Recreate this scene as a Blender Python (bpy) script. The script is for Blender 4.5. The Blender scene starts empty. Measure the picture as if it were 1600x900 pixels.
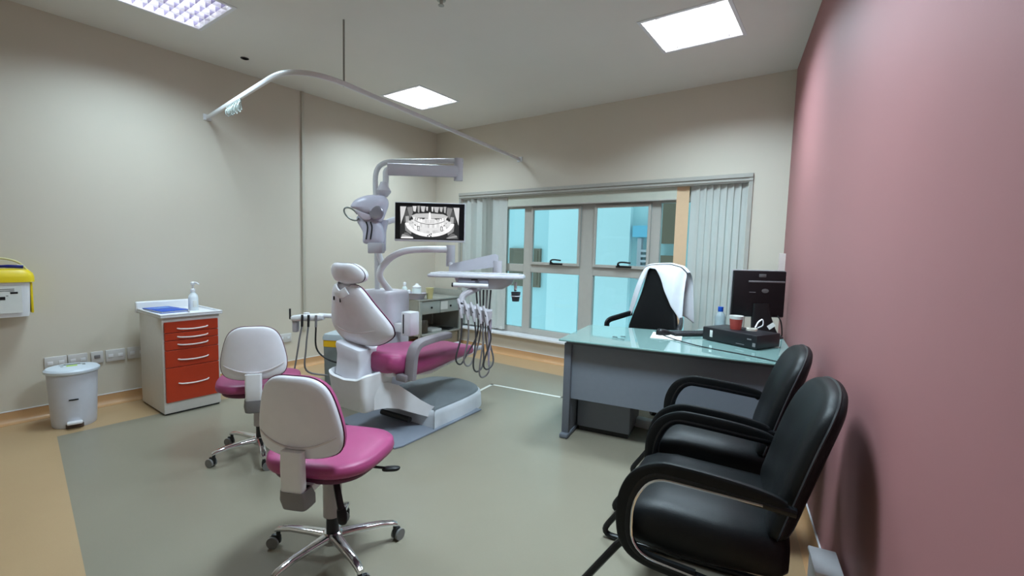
import bpy, bmesh, math, random
from mathutils import Vector, Matrix, Euler
random.seed(7)
S = bpy.context.scene
COL = S.collection
PI = math.pi

def lin(c):
    return tuple((x/12.92 if x <= .04045 else ((x+.055)/1.055)**2.4) for x in c)
def rgb(r, g, b):
    return lin((r/255, g/255, b/255))

# ---------------------------------------------------------------- camera, world, exposure
cd = bpy.data.cameras.new('camera'); cam = bpy.data.objects.new('camera', cd); COL.objects.link(cam)
cd.sensor_fit = 'HORIZONTAL'; cd.sensor_width = 36.0
cd.lens = 36.0*713.925/1600.0
cd.clip_start = .02; cd.clip_end = 200
RX, RY, RZ = -0.0801, -0.0272, 0.6249          # pitch, roll, yaw
_yaw = Matrix.Rotation(RZ, 3, 'Z'); _pit = Matrix.Rotation(RX, 3, 'X'); _rol = Matrix.Rotation(RY, 3, 'Y')
_M = (_yaw @ _pit @ _rol) @ Matrix(((1, 0, 0), (0, 0, -1), (0, 1, 0)))
cam.matrix_world = Matrix.Translation((4.842, 0, 1.35)) @ _M.to_4x4()
S.camera = cam

W = bpy.data.worlds.new('world'); S.world = W; W.use_nodes = True
W.node_tree.nodes['Background'].inputs[0].default_value = (.80, .93, 1.0, 1)
W.node_tree.nodes['Background'].inputs[1].default_value = 1.6
S.view_settings.view_transform = 'Standard'; S.view_settings.look = 'None'
S.view_settings.gamma = 1.0; S.view_settings.exposure = 0.12

LAMP_POWERS = (22.0, 25.0, 35.0, 47.0)
LAMP_COLOR = (.74, .98, 1.12)

# room numbers
H = 3.0; D = 4.77; FY = -0.9
def wall_x(y): return 4.403 + .185*(D-y)
WALLN = Vector((-.983, -.182, 0))               # into the room from the right wall

# ---------------------------------------------------------------- materials
MATS = {}
def mat(name, col, rough=.5, metal=0., spec=.5, noise=0., nscale=20., bump=0., bscale=200., coat=0., emit=None, estr=0., trans=0., ior=1.45, alpha=1., var=None):
    if name in MATS: return MATS[name]
    m = bpy.data.materials.new(name); m.use_nodes = True
    nt = m.node_tree; b = nt.nodes['Principled BSDF']
    b.inputs['Base Color'].default_value = (*col, 1); b.inputs['Roughness'].default_value = rough
    b.inputs['Metallic'].default_value = metal; b.inputs['Specular IOR Level'].default_value = spec
    b.inputs['Coat Weight'].default_value = coat; b.inputs['IOR'].default_value = ior
    b.inputs['Transmission Weight'].default_value = trans; b.inputs['Alpha'].default_value = alpha
    if emit: b.inputs['Emission Color'].default_value = (*emit, 1); b.inputs['Emission Strength'].default_value = estr
    tc = nt.nodes.new('ShaderNodeTexCoord')
    n = nt.nodes.new('ShaderNodeTexNoise'); n.inputs['Scale'].default_value = nscale; n.inputs['Detail'].default_value = 4
    nt.links.new(tc.outputs['Object'], n.inputs['Vector'])
    amt = noise if noise else .03
    mx = nt.nodes.new('ShaderNodeMix'); mx.data_type = 'RGBA'
    c2 = var if var else tuple(c*(1-amt*2) for c in col)
    mx.inputs[6].default_value = (*[min(1, c*(1+amt)) for c in col], 1); mx.inputs[7].default_value = (*c2, 1)
    nt.links.new(n.outputs['Fac'], mx.inputs[0]); nt.links.new(mx.outputs[2], b.inputs['Base Color'])
    if bump:
        n2 = nt.nodes.new('ShaderNodeTexNoise'); n2.inputs['Scale'].default_value = bscale; n2.inputs['Detail'].default_value = 3
        nt.links.new(tc.outputs['Object'], n2.inputs['Vector'])
        bp = nt.nodes.new('ShaderNodeBump'); bp.inputs['Strength'].default_value = bump; bp.inputs['Distance'].default_value = .002
        nt.links.new(n2.outputs['Fac'], bp.inputs['Height']); nt.links.new(bp.outputs['Normal'], b.inputs['Normal'])
    MATS[name] = m
    return m

WALL = mat('wall_paint', rgb(212, 203, 188), .55, noise=.015, nscale=3, bump=.08, bscale=150)
PINK = mat('wall_pink_paint', rgb(157, 108, 109), .6, noise=.015, nscale=3, bump=.06, bscale=150)
CEIL = mat('ceiling_paint', rgb(228, 224, 217), .7, noise=.02, nscale=2, bump=.05, bscale=120)
ORANGE = mat('orange_vinyl', rgb(196, 152, 108), .4, noise=.03, nscale=6)
WHITE = mat('white_plastic', rgb(232, 231, 234), .35)
SHELL = mat('shell_plastic', rgb(236, 234, 241), .38)
GREYP = mat('grey_plastic', rgb(128, 124, 126), .45)
LGREY = mat('light_grey_plastic', rgb(188, 184, 190), .4)
MAG = mat('magenta_leatherette', rgb(160, 66, 112), .42, noise=.04, nscale=8, bump=.1, bscale=500)
DMAG = mat('dark_seam', rgb(92, 30, 62), .5)
DARK = mat('black_plastic', rgb(26, 26, 28), .4)
BLK = mat('black_leather', rgb(13, 15, 17), .45, spec=.3, bump=.25, bscale=260, noise=.1)
BLKT = mat('black_tube', rgb(22, 22, 24), .25, metal=.3)
CHROME = mat('chrome', (.75, .75, .77), .12, metal=1)
STEEL = mat('brushed_steel', (.44, .44, .40), .38, metal=.45, noise=.06, nscale=40)
ALU = mat('window_aluminium', rgb(188, 184, 176), .4)
RED = mat('orange_red_lacquer', rgb(186, 58, 28), .35)
DESKG = mat('desk_grey', rgb(122, 128, 138), .5, noise=.03, nscale=30)
YEL = mat('yellow_plastic', rgb(238, 208, 30), .4)
BLUE = mat('blue_plastic', rgb(20, 82, 190), .4)
NAVY = mat('dark_blue_plastic', rgb(20, 30, 120), .35)
PAPER = mat('paper', rgb(226, 226, 222), .8)
CLOTH = mat('white_cotton', rgb(232, 234, 240), .85, bump=.2, bscale=300)
BLIND = mat('blind_fabric', rgb(236, 236, 232), .8, bump=.15, bscale=400)
def translucent(m, col, f):
    nt = m.node_tree; b = nt.nodes['Principled BSDF']; out = nt.nodes['Material Output']
    tr = nt.nodes.new('ShaderNodeBsdfTranslucent'); tr.inputs[0].default_value = (*col, 1); mx = nt.nodes.new('ShaderNodeMixShader'); mx.inputs[0].default_value = f
    nt.links.new(b.outputs[0], mx.inputs[1]); nt.links.new(tr.outputs[0], mx.inputs[2]); nt.links.new(mx.outputs[0], out.inputs['Surface'])
translucent(BLIND, rgb(240, 240, 236), .45)
BLINDD = mat('blind_fabric_edge', rgb(150, 152, 152), .8)
PEACH = mat('warm_lit_wall_peach', rgb(226, 192, 156), .8)  # warm light on a strip of wall, put into the colour
CYAN = mat('facade_cyan', rgb(184, 214, 218), .6, noise=.02, nscale=.6)
CYANL = mat('facade_pale', rgb(206, 228, 230), .6, noise=.02, nscale=.6)
OLIVE = mat('facade_dark', rgb(116, 100, 84), .5)
STRIPE = mat('tape_white', rgb(222, 222, 214), .6)
MATG = mat('grey_base_plate', rgb(128, 134, 146), .5)
BASEG = mat('base_cover', rgb(205, 208, 214), .4)
TOPG = mat('base_rubber_top', rgb(120, 126, 130), .55)

def floor_material():
    m = bpy.data.materials.new('vinyl_floor'); m.use_nodes = True; nt = m.node_tree; b = nt.nodes['Principled BSDF']
    b.inputs['Roughness'].default_value = .3
    tc = nt.nodes.new('ShaderNodeTexCoord'); sp = nt.nodes.new('ShaderNodeSeparateXYZ'); nt.links.new(tc.outputs['Object'], sp.inputs[0])
    def cmp(out, op, v):
        n = nt.nodes.new('ShaderNodeMath'); n.operation = op; n.inputs[1].default_value = v; nt.links.new(out, n.inputs[0]); return n.outputs[0]
    def mxm(a, c):
        n = nt.nodes.new('ShaderNodeMath'); n.operation = 'MAXIMUM'; nt.links.new(a, n.inputs[0]); nt.links.new(c, n.inputs[1]); return n.outputs[0]
    # a strip of the darker sheet is laid along every wall
    tilt = nt.nodes.new('ShaderNodeMath'); tilt.operation = 'MULTIPLY_ADD'; tilt.inputs[1].default_value = .12; nt.links.new(sp.outputs['X'], tilt.inputs[0]); nt.links.new(sp.outputs['Y'], tilt.inputs[2])
    a = cmp(sp.outputs['X'], 'LESS_THAN', .56)
    c = cmp(sp.outputs['Y'], 'GREATER_THAN', 4.33)
    d = cmp(tilt.outputs[0], 'LESS_THAN', .72)
    r2 = nt.nodes.new('ShaderNodeMath'); r2.operation = 'MULTIPLY_ADD'; r2.inputs[1].default_value = .185; nt.links.new(sp.outputs['Y'], r2.inputs[0]); nt.links.new(sp.outputs['X'], r2.inputs[2])
    e = cmp(r2.outputs[0], 'GREATER_THAN', 4.403+.185*D-.36)
    f = mxm(mxm(a, c), mxm(d, e))
    n = nt.nodes.new('ShaderNodeTexNoise'); n.inputs['Scale'].default_value = 5; n.inputs['Detail'].default_value = 6; nt.links.new(tc.outputs['Object'], n.inputs['Vector'])
    n2 = nt.nodes.new('ShaderNodeTexNoise'); n2.inputs['Scale'].default_value = 160; nt.links.new(tc.outputs['Object'], n2.inputs['Vector'])
    def pair(c1, c2):
        x = nt.nodes.new('ShaderNodeMix'); x.data_type = 'RGBA'; x.inputs[6].default_value = (*c1, 1); x.inputs[7].default_value = (*c2, 1)
        av = nt.nodes.new('ShaderNodeMath'); av.operation = 'MULTIPLY_ADD'; av.inputs[1].default_value = .5
        h = nt.nodes.new('ShaderNodeMath'); h.operation = 'MULTIPLY'; h.inputs[1].default_value = .5; nt.links.new(n.outputs['Fac'], h.inputs[0])
        nt.links.new(n2.outputs['Fac'], av.inputs[0]); nt.links.new(h.outputs[0], av.inputs[2]); nt.links.new(av.outputs[0], x.inputs[0]); return x.outputs[2]
    g = pair(rgb(141, 134, 118), rgb(132, 125, 109)); o = pair(rgb(186, 156, 118), rgb(174, 144, 108))
    mx = nt.nodes.new('ShaderNodeMix'); mx.data_type = 'RGBA'; nt.links.new(f, mx.inputs[0]); nt.links.new(g, mx.inputs[6]); nt.links.new(o, mx.inputs[7])
    nt.links.new(mx.outputs[2], b.inputs['Base Color'])
    return m

def glass_material(name, tint, gloss=.12, rough=.02):
    m = bpy.data.materials.new(name); m.use_nodes = True; nt = m.node_tree
    for n in list(nt.nodes): nt.nodes.remove(n)
    out = nt.nodes.new('ShaderNodeOutputMaterial'); t = nt.nodes.new('ShaderNodeBsdfTransparent'); g = nt.nodes.new('ShaderNodeBsdfGlossy')
    t.inputs[0].default_value = (*tint, 1); g.inputs['Roughness'].default_value = rough
    fr = nt.nodes.new('ShaderNodeFresnel'); fr.inputs['IOR'].default_value = 1.45
    mx = nt.nodes.new('ShaderNodeMixShader'); nt.links.new(fr.outputs[0], mx.inputs[0]); nt.links.new(t.outputs[0], mx.inputs[1]); nt.links.new(g.outputs[0], mx.inputs[2])
    nt.links.new(mx.outputs[0], out.inputs['Surface'])
    return m
GLASS = glass_material('tinted_window_glass', (.74, .90, .92))
CLEAR = glass_material('clear_plastic', (.86, .90, .92), rough=.1)
DGLASS = mat('desk_glass', rgb(150, 186, 182), .06, trans=.25, coat=.5, ior=1.5, noise=.01)
LITE = mat('lamp_tube', (1, 1, 1), .5, emit=(.95, 1, 1), estr=70)
LITE_DIM = mat('lamp_tube_worn', (1, 1, 1), .5, emit=(.92, .97, 1), estr=16)
LOUVW = mat('louvre_white', (.9, .9, .92), .4)
LOUV = mat('louvre_gap_violet', (.30, .28, .44), .3, metal=.4)  # violet paints in the dark gaps seen between the white blades

# ---------------------------------------------------------------- mesh builder
def catmull(pts, n=6, closed=False):
    P = [Vector(p) for p in pts]; out = []; L = len(P)
    for i in range(L if closed else L-1):
        p0 = P[(i-1) % L] if closed or i > 0 else P[0]*2-P[1]
        p1 = P[i]; p2 = P[(i+1) % L]
        p3 = P[(i+2) % L] if closed or i+2 < L else P[-1]*2-P[-2]
        for k in range(n):
            t = k/n
            out.append(.5*((2*p1)+(p2-p0)*t+(2*p0-5*p1+4*p2-p3)*t*t+(3*p1-p0-3*p2+p3)*t**3))
    if not closed: out.append(P[-1])
    return out
def arcfillet(pts, r, n=6):
    P = [Vector(p) for p in pts]; out = [P[0]]
    for i in range(1, len(P)-1):
        a = (P[i-1]-P[i]); b = (P[i+1]-P[i]); rr = min(r, a.length*.48, b.length*.48)
        A = P[i]+a.normalized()*rr; B = P[i]+b.normalized()*rr
        for k in range(n+1):
            t = k/n; out.append(A*(1-t)**2+P[i]*2*t*(1-t)+B*t*t)
    out.append(P[-1]); return out

class MB:
    def __init__(self): self.v = []; self.f = []; self.mi = []; self.mats = []; self.cols = None
    def add(self, v, f, m=0):
        o = len(self.v); self.v += [Vector(p) for p in v]; self.f += [tuple(i+o for i in q) for q in f]; self.mi += [m]*len(f); return self
    def box(self, lo, hi, bevel=0., seg=2, M=None, m=0):
        bm = bmesh.new(); bmesh.ops.create_cube(bm, size=1)
        s = [hi[i]-lo[i] for i in range(3)]; c = [(hi[i]+lo[i])/2 for i in range(3)]
        for v in bm.verts: v.co = Vector((v.co.x*s[0]+c[0], v.co.y*s[1]+c[1], v.co.z*s[2]+c[2]))
        if bevel: bmesh.ops.bevel(bm, geom=bm.edges[:], offset=min(bevel, min(s)*.49), segments=seg, profile=.5, affect='EDGES')
        self._bm(bm, M, m); return self
    def _bm(self, bm, M=None, m=0):
        bm.verts.index_update()
        vs = [(M @ v.co if M else v.co.copy()) for v in bm.verts]
        self.add(vs, [[v.index for v in f.verts] for f in bm.faces], m); bm.free()
    def prism(self, outl, z0, z1, bevel=0., seg=2, M=None, m=0):
        bm = bmesh.new(); vs = [bm.verts.new((p[0], p[1], z0)) for p in outl]
        f = bm.faces.new(vs); r = bmesh.ops.extrude_face_region(bm, geom=[f])
        for e in r['geom']:
            if isinstance(e, bmesh.types.BMVert): e.co.z = z1
        bmesh.ops.recalc_face_normals(bm, faces=bm.faces[:])
        if bevel:
            ed = [e for e in bm.edges if abs(e.verts[0].co.z-e.verts[1].co.z) < 1e-6]
            bmesh.ops.bevel(bm, geom=ed, offset=bevel, segments=seg, profile=.5, affect='EDGES')
        self._bm(bm, M, m); return self
    def loft(self, rings, caps=True, closed=True, m=0):
        n = len(rings[0]); o = []; 
        for r in rings: o += r
        f = []
        for i in range(len(rings)-1):
            for k in range(n if closed else n-1):
                f.append((i*n+k, i*n+(k+1) % n, (i+1)*n+(k+1) % n, (i+1)*n+k))
        if caps: f.append(tuple(range(n))[::-1]); f.append(tuple((len(rings)-1)*n+k for k in range(n)))
        return self.add(o, f, m)
    def tube(self, pts, r, n=8, flat=None, up=(0, 0, 1), m=0):
        """swept round tube; flat=(w,h) sweeps a rounded strip instead"""
        P = [Vector(p) for p in pts]; rings = []; N = len(P); prev = None
        for i, p in enumerate(P):
            t = (P[min(i+1, N-1)]-P[max(i-1, 0)]).normalized()
            if prev is None:
                u = Vector(up)
                if abs(t.dot(u)) > .95: u = Vector((1, 0, 0)) if abs(t.x) < .9 else Vector((0, 1, 0))
                x = t.cross(u).normalized()
            else:
                x = (prev-t*prev.dot(t)).normalized()
            prev = x; y = x.cross(t).normalized()
            rr = r[i] if isinstance(r, (list, tuple)) else r
            ring = []
            for k in range(n):
                a = 2*PI*k/n
                if flat:
                    ca, sa = math.cos(a), math.sin(a); e = .45
                    ring.append(p+x*(flat[0]/2*math.copysign(abs(ca)**e, ca))+y*(flat[1]/2*math.copysign(abs(sa)**e, sa)))
                else: ring.append(p+x*(rr*math.cos(a))+y*(rr*math.sin(a)))
            rings.append(ring)
        return self.loft(rings, m=m)
    def lathe(self, prof, c=(0, 0, 0), n=20, sx=1., sy=1., M=None, m=0):
        rings = []
        for r, z in prof:
            ring = [Vector((c[0]+r*sx*math.cos(2*PI*k/n), c[1]+r*sy*math.sin(2*PI*k/n), c[2]+z)) for k in range(n)]
            rings.append([M @ p for p in ring] if M else ring)
        return self.loft(rings, m=m)
    def cyl(self, p0, p1, r0, r1=None, n=14, m=0):
        r1 = r0 if r1 is None else r1
        return self.tube([p0, p1], [r0, r1], n, m=m)
    def pillow(self, outl, hf, hb, mp=None, p=3.5, m=0, rings=(.3, .55, .75, .88, .95, .985, 1.)):
        """dome over a star-shaped outline: front rises hf, back falls hb"""
        mp = mp or (lambda u, v, h: Vector((u, v, h)))
        n = len(outl); cx = sum(q[0] for q in outl)/n; cy = sum(q[1] for q in outl)/n
        def hh(s, h): return h*(max(0, 1-s**p))**(1/p)
        vs = []; f = []
        seq = [(s, 1) for s in rings] + ([(s, -1) for s in rings[-2::-1]] if hb else [])
        vs.append(mp(cx, cy, hf))
        for s, sg in seq:
            for q in outl:
                vs.append(mp(cx+(q[0]-cx)*s, cy+(q[1]-cy)*s, hh(s, hf) if sg > 0 else -hh(s, hb)))
        for k in range(n): f.append((0, 1+k, 1+(k+1) % n))
        for i in range(len(seq)-1):
            for k in range(n):
                a = 1+i*n; b = a+n; f.append((a+k, b+k, b+(k+1) % n, a+(k+1) % n))
        L = len(vs)
        last = 1+(len(seq)-1)*n
        if hb:
            vs.append(mp(cx, cy, -hb))
            for k in range(n): f.append((last+(k+1) % n, last+k, L))
        else: f.append(tuple(last+k for k in range(n))[::-1])
        return self.add(vs, f, m)
    def build(self, name, m, parent=None, smooth=35, xf=None):
        me = bpy.data.meshes.new(name)
        vs = [xf @ v for v in self.v] if xf else self.v
        me.from_pydata([tuple(v) for v in vs], [], self.f)
        for x in (m if isinstance(m, (list, tuple)) else [m]): me.materials.append(x)
        if any(self.mi): me.polygons.foreach_set('material_index', self.mi)
        bm = bmesh.new(); bm.from_mesh(me); bmesh.ops.recalc_face_normals(bm, faces=bm.faces[:]); bm.to_mesh(me); bm.free()
        if smooth:
            me.shade_smooth(); me.set_sharp_from_angle(angle=math.radians(smooth))
        o = bpy.data.objects.new(name, me); COL.objects.link(o)
        if parent: o.parent = parent
        return o
def tag(o, label, cat, group=None):
    o['label'] = label; o['category'] = cat
    if group: o['group'] = group
    return o
def thing(name, label, cat, loc=(0, 0, 0), rz=0., group=None):
    o = bpy.data.objects.new(name, None); o.empty_display_size = .1; COL.objects.link(o)
    o.location = loc; o.rotation_euler = (0, 0, rz); return tag(o, label, cat, group)
def struct(name, mb, m, smooth=0, parent=None):
    o = mb.build(name, m, parent, smooth)
    if not parent: o['kind'] = 'structure'
    return o
def outline(pts, n=6): return [(p.x, p.y) for p in catmull([(x, y, 0) for x, y in pts], n, True)]
def superell(a, b, e=3., n=40):
    o = []
    for k in range(n):
        t = 2*PI*k/n; c, s = math.cos(t), math.sin(t)
        o.append((a*math.copysign(abs(c)**(2/e), c), b*math.copysign(abs(s)**(2/e), s)))
    return o
def inst(src, name, parent, M=None):
    o = src.copy(); o.name = name; COL.objects.link(o); o.parent = parent
    if M is not None: o.matrix_local = M
    return o

# ---------------------------------------------------------------- structure
def shell():
    XR0 = wall_x(FY)
    fl = MB().prism([(-.15, FY-.15), (XR0+.15, FY-.15), (4.55, D+.15), (-.15, D+.15)], -.1, 0); struct('floor', fl, floor_material())
    # ceiling with four square holes for the recessed lights
    xs = sorted({-.15, 6.0, *[x+s for x, y in LIGHTS for s in (-.3, .3)]}); ys = sorted({FY-.15, D+.15, *[y+s for x, y in LIGHTS for s in (-.3, .3)]})
    c = MB()
    for i in range(len(xs)-1):
        for j in range(len(ys)-1):
            mx, my = (xs[i]+xs[i+1])/2, (ys[j]+ys[j+1])/2
            if any(abs(mx-x) < .3 and abs(my-y) < .3 for x, y in LIGHTS): continue
            c.add([(xs[i], ys[j], H), (xs[i+1], ys[j], H), (xs[i+1], ys[j+1], H), (xs[i], ys[j+1], H)], [(3, 2, 1, 0)])
    c.box((-.15, FY-.15, H+.16), (6, D+.15, H+.2))
    struct('ceiling', c, CEIL)
    struct('wall_left', MB().box((-.15, FY-.15, 0), (0, D+.15, H+.2)), WALL)
    b = MB()
    x0, x1, z0, z1 = WX0, WX1, WZ0, WZ1
    b.box((-.15, D, 0), (x0, D+.2, H+.2)); b.box((x1, D, 0), (4.6, D+.2, H+.2)); b.box((x0, D, 0), (x1, D+.2, z0)); b.box((x0, D, z1), (x1, D+.2, H+.2))
    struct('wall_back', b, WALL)
    o = struct('wall_right', MB().box((0, -.3, 0), (.15, 6.2, H+.2)), PINK); o.location = (wall_x(FY-.15), FY-.15, 0); o.rotation_euler = (0, 0, math.atan(.185))
    struct('wall_front', MB().box((-.15, FY-.15, 0), (6, FY, H+.2)), WALL)
    # coved skirting, the same vinyl turned up the wall
    def cove(p0, p1, n, name):
        p0 = Vector(p0); p1 = Vector(p1); n = Vector(n)
        prof = [(0, .085), (.006, .085), (.008, .04), (.016, .018), (.034, .004), (.06, .0015), (.06, 0), (0, 0)]
        rings = [[p+n*a+Vector((0, 0, z)) for a, z in prof] for p in (p0, p1)]
        struct(name, MB().loft(rings), ORANGE, 40)
        cap = MB().loft([[p+n*a+Vector((0, 0, z)) for a, z in ((0, .086), (.007, .086), (.007, .091), (0, .091))] for p in (p0, p1)])
        return cap.build('capping_strip', WHITE, bpy.data.objects[name])
    cove((0, FY, 0), (0, D, 0), (1, 0, 0), 'baseboard_left')
    cove((0, D, 0), (wall_x(D), D, 0), (0, -1, 0), 'baseboard_back')
    cove((wall_x(FY), FY, 0), (wall_x(D), D, 0), WALLN, 'baseboard_right')
    # pale line laid on the floor
    t = MB(); pts = [(2.10, 3.24), (2.05, 3.57), (2.80, 3.677), (3.25, 3.74)]
    for (a, b2), (c2, d2) in zip(pts, pts[1:]):
        u = Vector((c2-a, d2-b2, 0)).normalized(); n = Vector((-u.y, u.x, 0))*.014
        A = Vector((a, b2, 0))-u*.014; B = Vector((c2, d2, 0))+u*.014
        t.prism([(A+n)[:2], (B+n)[:2], (B-n)[:2], (A-n)[:2]], 0, .003)
    struct('trim_1', t, STRIPE)
    # cable conduit down the left wall
    cdt = MB().box((0, 2.735, .40), (.022, 2.765, H), .004)
    struct('trim_2', cdt, mat('conduit_paint', rgb(200, 194, 180), .5), 40)

LIGHTS = [(.97, 1.25), (.95, 3.58), (3.84, 3.55), (3.84, 1.7)]
WX0, WX1, WZ0, WZ1 = .50, 4.08, .29, 2.09
shell()

def ceiling_lights():
    labs = ['square louvred ceiling light at the upper left with its white fins seen in profile', 'square louvred ceiling light farthest back over the corner, beyond the curtain rail', 'square louvred ceiling light near the pink wall, brightest and whitest', None]
    for i, (x, y) in enumerate(LIGHTS):
        t = thing('ceiling_light', labs[i] or 'square louvred ceiling light behind the viewer near the pink wall', 'ceiling light', (x, y, H), 0, 'recessed square ceiling lights')
        f = MB(); a = .298
        for s in (-1, 1):
            f.box((s*a-.006, -a-.006, .0), (s*a+.006, a+.006, .13)); f.box((-a+.006, s*a-.006, 0), (a-.006, s*a+.006, .13))
            f.box((s*.296-.012, -.308, -.004), (s*.296+.012, .308, -.001)); f.box((-.284, s*.296-.012, -.004), (.284, s*.296+.012, -.001))
        f.build('frame', WHITE, t, 0)
        MB().box((-a+.007, -a+.007, .122), (a-.007, a-.007, .128)).build('reflector', WHITE, t, 0)
        for k in range(4):
            px = -.21+.14*k
            MB().cyl((px, -.27, .105), (px, .27, .105), .013, n=10).build('tube_lamp', LITE if i else LITE_DIM, t)
        bl = None
        for k in range(5):                                   # long V blades
            px = -.19+.095*k
            if bl is None:
                bl = MB().add([(-.013, -.288, .07), (.013, -.288, .07), (0, -.288, .004), (-.013, .288, .07), (.013, .288, .07), (0, .288, .004)],
                     [(0, 1, 4, 3), (1, 2, 5, 4), (2, 0, 3, 5), (0, 2, 1), (3, 4, 5)]).build('louvre_blade', LOUVW, t, 0); o = bl
            else: o = inst(bl, 'louvre_blade', t)
            o.location.x = px
        fn = None
        for k in range(9):
            py = -.252+.063*k
            if fn is None:
                fn = MB().add([(-.288, -.006, .06), (-.288, .006, .06), (-.288, 0, .006), (.288, -.006, .06), (.288, .006, .06), (.288, 0, .006)],
                     [(0, 1, 4, 3), (1, 2, 5, 4), (2, 0, 3, 5), (0, 2, 1), (3, 4, 5)]).build('louvre_fin', LOUVW if i else LOUV, t, 0); o = fn  # white copy for the glaring lights, violet copy where gaps look dark
            else: o = inst(fn, 'louvre_fin', t)
            o.location.y = py
        ld = bpy.data.lights.new('lamp_light', 'AREA'); ld.shape = 'SQUARE'; ld.size = .55; ld.spread = math.radians(143); ld.energy = LAMP_POWERS[i]; ld.color = LAMP_COLOR
        lo = bpy.data.objects.new('lamp_light', ld); COL.objects.link(lo); lo.location = (0, 0, .002); lo.parent = t
ceiling_lights()

# ---------------------------------------------------------------- window, exterior, blinds
def window():
    Y = 4.87
    w = MB()
    def bar(x0, x1, z0, z1, y0=Y, y1=Y+.06): w.box((x0, y0, z0), (x1, y1, z1), .004, 1)
    for s in ((WX0, WX1, WZ0, .365), (WX0, WX1, 1.90, 1.955)): bar(*s)
    for x0, x1 in ((WX0, .56), (1.16, 1.215), (1.50, 1.615), (2.31, 2.485), (3.145, 3.245), (4.02, WX1)): bar(x0, x1, .30, 1.95, Y-.004, Y+.064)
    bar(WX0, WX1, 1.09, 1.19)
    root = w.build('window_1', ALU, None, 0); root['kind'] = 'structure'
    spans = [(.56, 1.16), (1.215, 1.50), (1.615, 2.31), (2.485, 3.145), (3.245, 4.02)]
    for x0, x1 in spans:
        for z0, z1 in ((.365, 1.09), (1.19, 1.90)):
            MB().box((x0, Y+.025, z0), (x1, Y+.031, z1)).build('pane', GLASS, root, 0)
    # opening casements: an inner frame and a lever handle
    for x0, x1 in ((1.615, 2.31), (2.485, 3.145)):
        s = MB(); y0, y1 = Y-.025, Y
        for a in ((x0, x0+.03, 1.19, 1.90), (x1-.03, x1, 1.19, 1.90), (x0+.03, x1-.03, 1.19, 1.225), (x0+.03, x1-.03, 1.87, 1.90)):
            s.box((a[0], y0, a[2]), (a[1], y1, a[3]), .003, 1)
        c = s.build('casement', ALU, root, 0)
        xm = x0+.385
        h = MB(); h.box((xm-.09, y0-.012, 1.20), (xm+.09, y0, 1.222), .004); h.cyl((xm-.05, y0-.01, 1.215), (xm-.05, y0-.045, 1.235), .011)
        h.tube(catmull([(xm-.055, y0-.045, 1.222), (xm-.045, y0-.052, 1.25), (xm, y0-.055, 1.262), (xm+.095, y0-.055, 1.256)], 4), .009, 8)
        h.build('window_handle', DARK, c)
    # head panel above the panes, pelmet track, recess frame and sill
    struct('trim_3', MB().box((WX0, Y, 1.955), (WX1, Y+.05, WZ1)), mat('head_panel', rgb(206, 206, 192), .6))
    rb = thing('roller_blind', 'pale grey-green roller blind rolled up across the top of the window', 'blind', (2.35, 4.80, 2.0))
    MB().box((-1.07, 0, -.07), (1.07, .004, .052)).build('fabric', mat('roller_fabric', rgb(204, 206, 192), .8), rb, 0)
    MB().box((-1.07, -.004, -.082), (1.07, .008, -.068), .002).build('bottom_bar', ALU, rb)
    MB().cyl((-1.07, .03, .03), (1.07, .03, .03), .024).build('roller_tube', ALU, rb)
    p = MB(); p.box((.465, 4.745, 2.06), (4.12, D, 2.078), .002, 1); p.box((.465, 4.742, 2.092), (4.12, D, 2.13), .002, 1); p.box((.47, 4.755, 2.05), (4.11, D+.02, 2.115))
    for x in (.465, 4.085): p.box((x, 4.752, .28), (x+.035, D, 2.11), .002, 1)
    struct('trim_4', p, mat('pelmet_grey', rgb(176, 172, 164), .45))
    struct('trim_5', MB().box((.47, 4.70, .262), (4.11, D+.1, .292), .006), WHITE)
window()

def blinds():
    def slat(x, ang, wid, z0, z1, y=4.805):
        s = MB(); n = 5; pts = []
        for k in range(n+1):
            u = (k/n-.5)*wid; pts.append((u, .007*(1-(2*u/wid)**2)))
        q = [Vector((a, b, 0)) for a, b in pts]+[Vector((a, b+.0012, 0)) for a, b in reversed(pts)]
        R = Matrix.Rotation(ang, 3, 'Z')
        s.loft([[R @ p+Vector((x, y, z)) for p in q] for z in (z0, z1)])
        s.box((x-.03, y-.004, z0-.006), (x+.03, y+.006, z0+.028))
        return s
    t = thing('vertical_blind', 'bunched vertical blind of white slats at the left of the window', 'blind', (0, 0, 0))
    for x, a in ((.562, .1), (.655, .55), (.722, 1.0), (.825, .45), (.915, 1.12), (.975, 1.26), (1.03, 1.18), (1.10, .35), (1.205, .2)):
        slat(x, a, .115, .32, 2.05).build('slat', BLIND, t, 40)
    MB().box((.50, 4.785, 2.05), (1.29, 4.825, 2.062)).build('head_rail', ALU, t, 0)
    t = thing('vertical_blind', 'drawn-back vertical blind of wide white slats at the right of the window', 'blind')
    for k in range(8):
        slat(3.60+.062*k, -.30-.03*(k % 3), .095, .31, 2.05).build('slat', BLIND, t, 40)
    s = slat(3.48, .05, .125, .31, 2.05).build('slat', PEACH, t, 40); s['label'] = 'peach slat standing in for a strip of wall lit warm'  # made-up slat: its peach paints the warm-lit wall beside the blind
    MB().box((3.41, 4.785, 2.05), (4.08, 4.825, 2.062)).build('head_rail', ALU, t, 0)
blinds()

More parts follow.
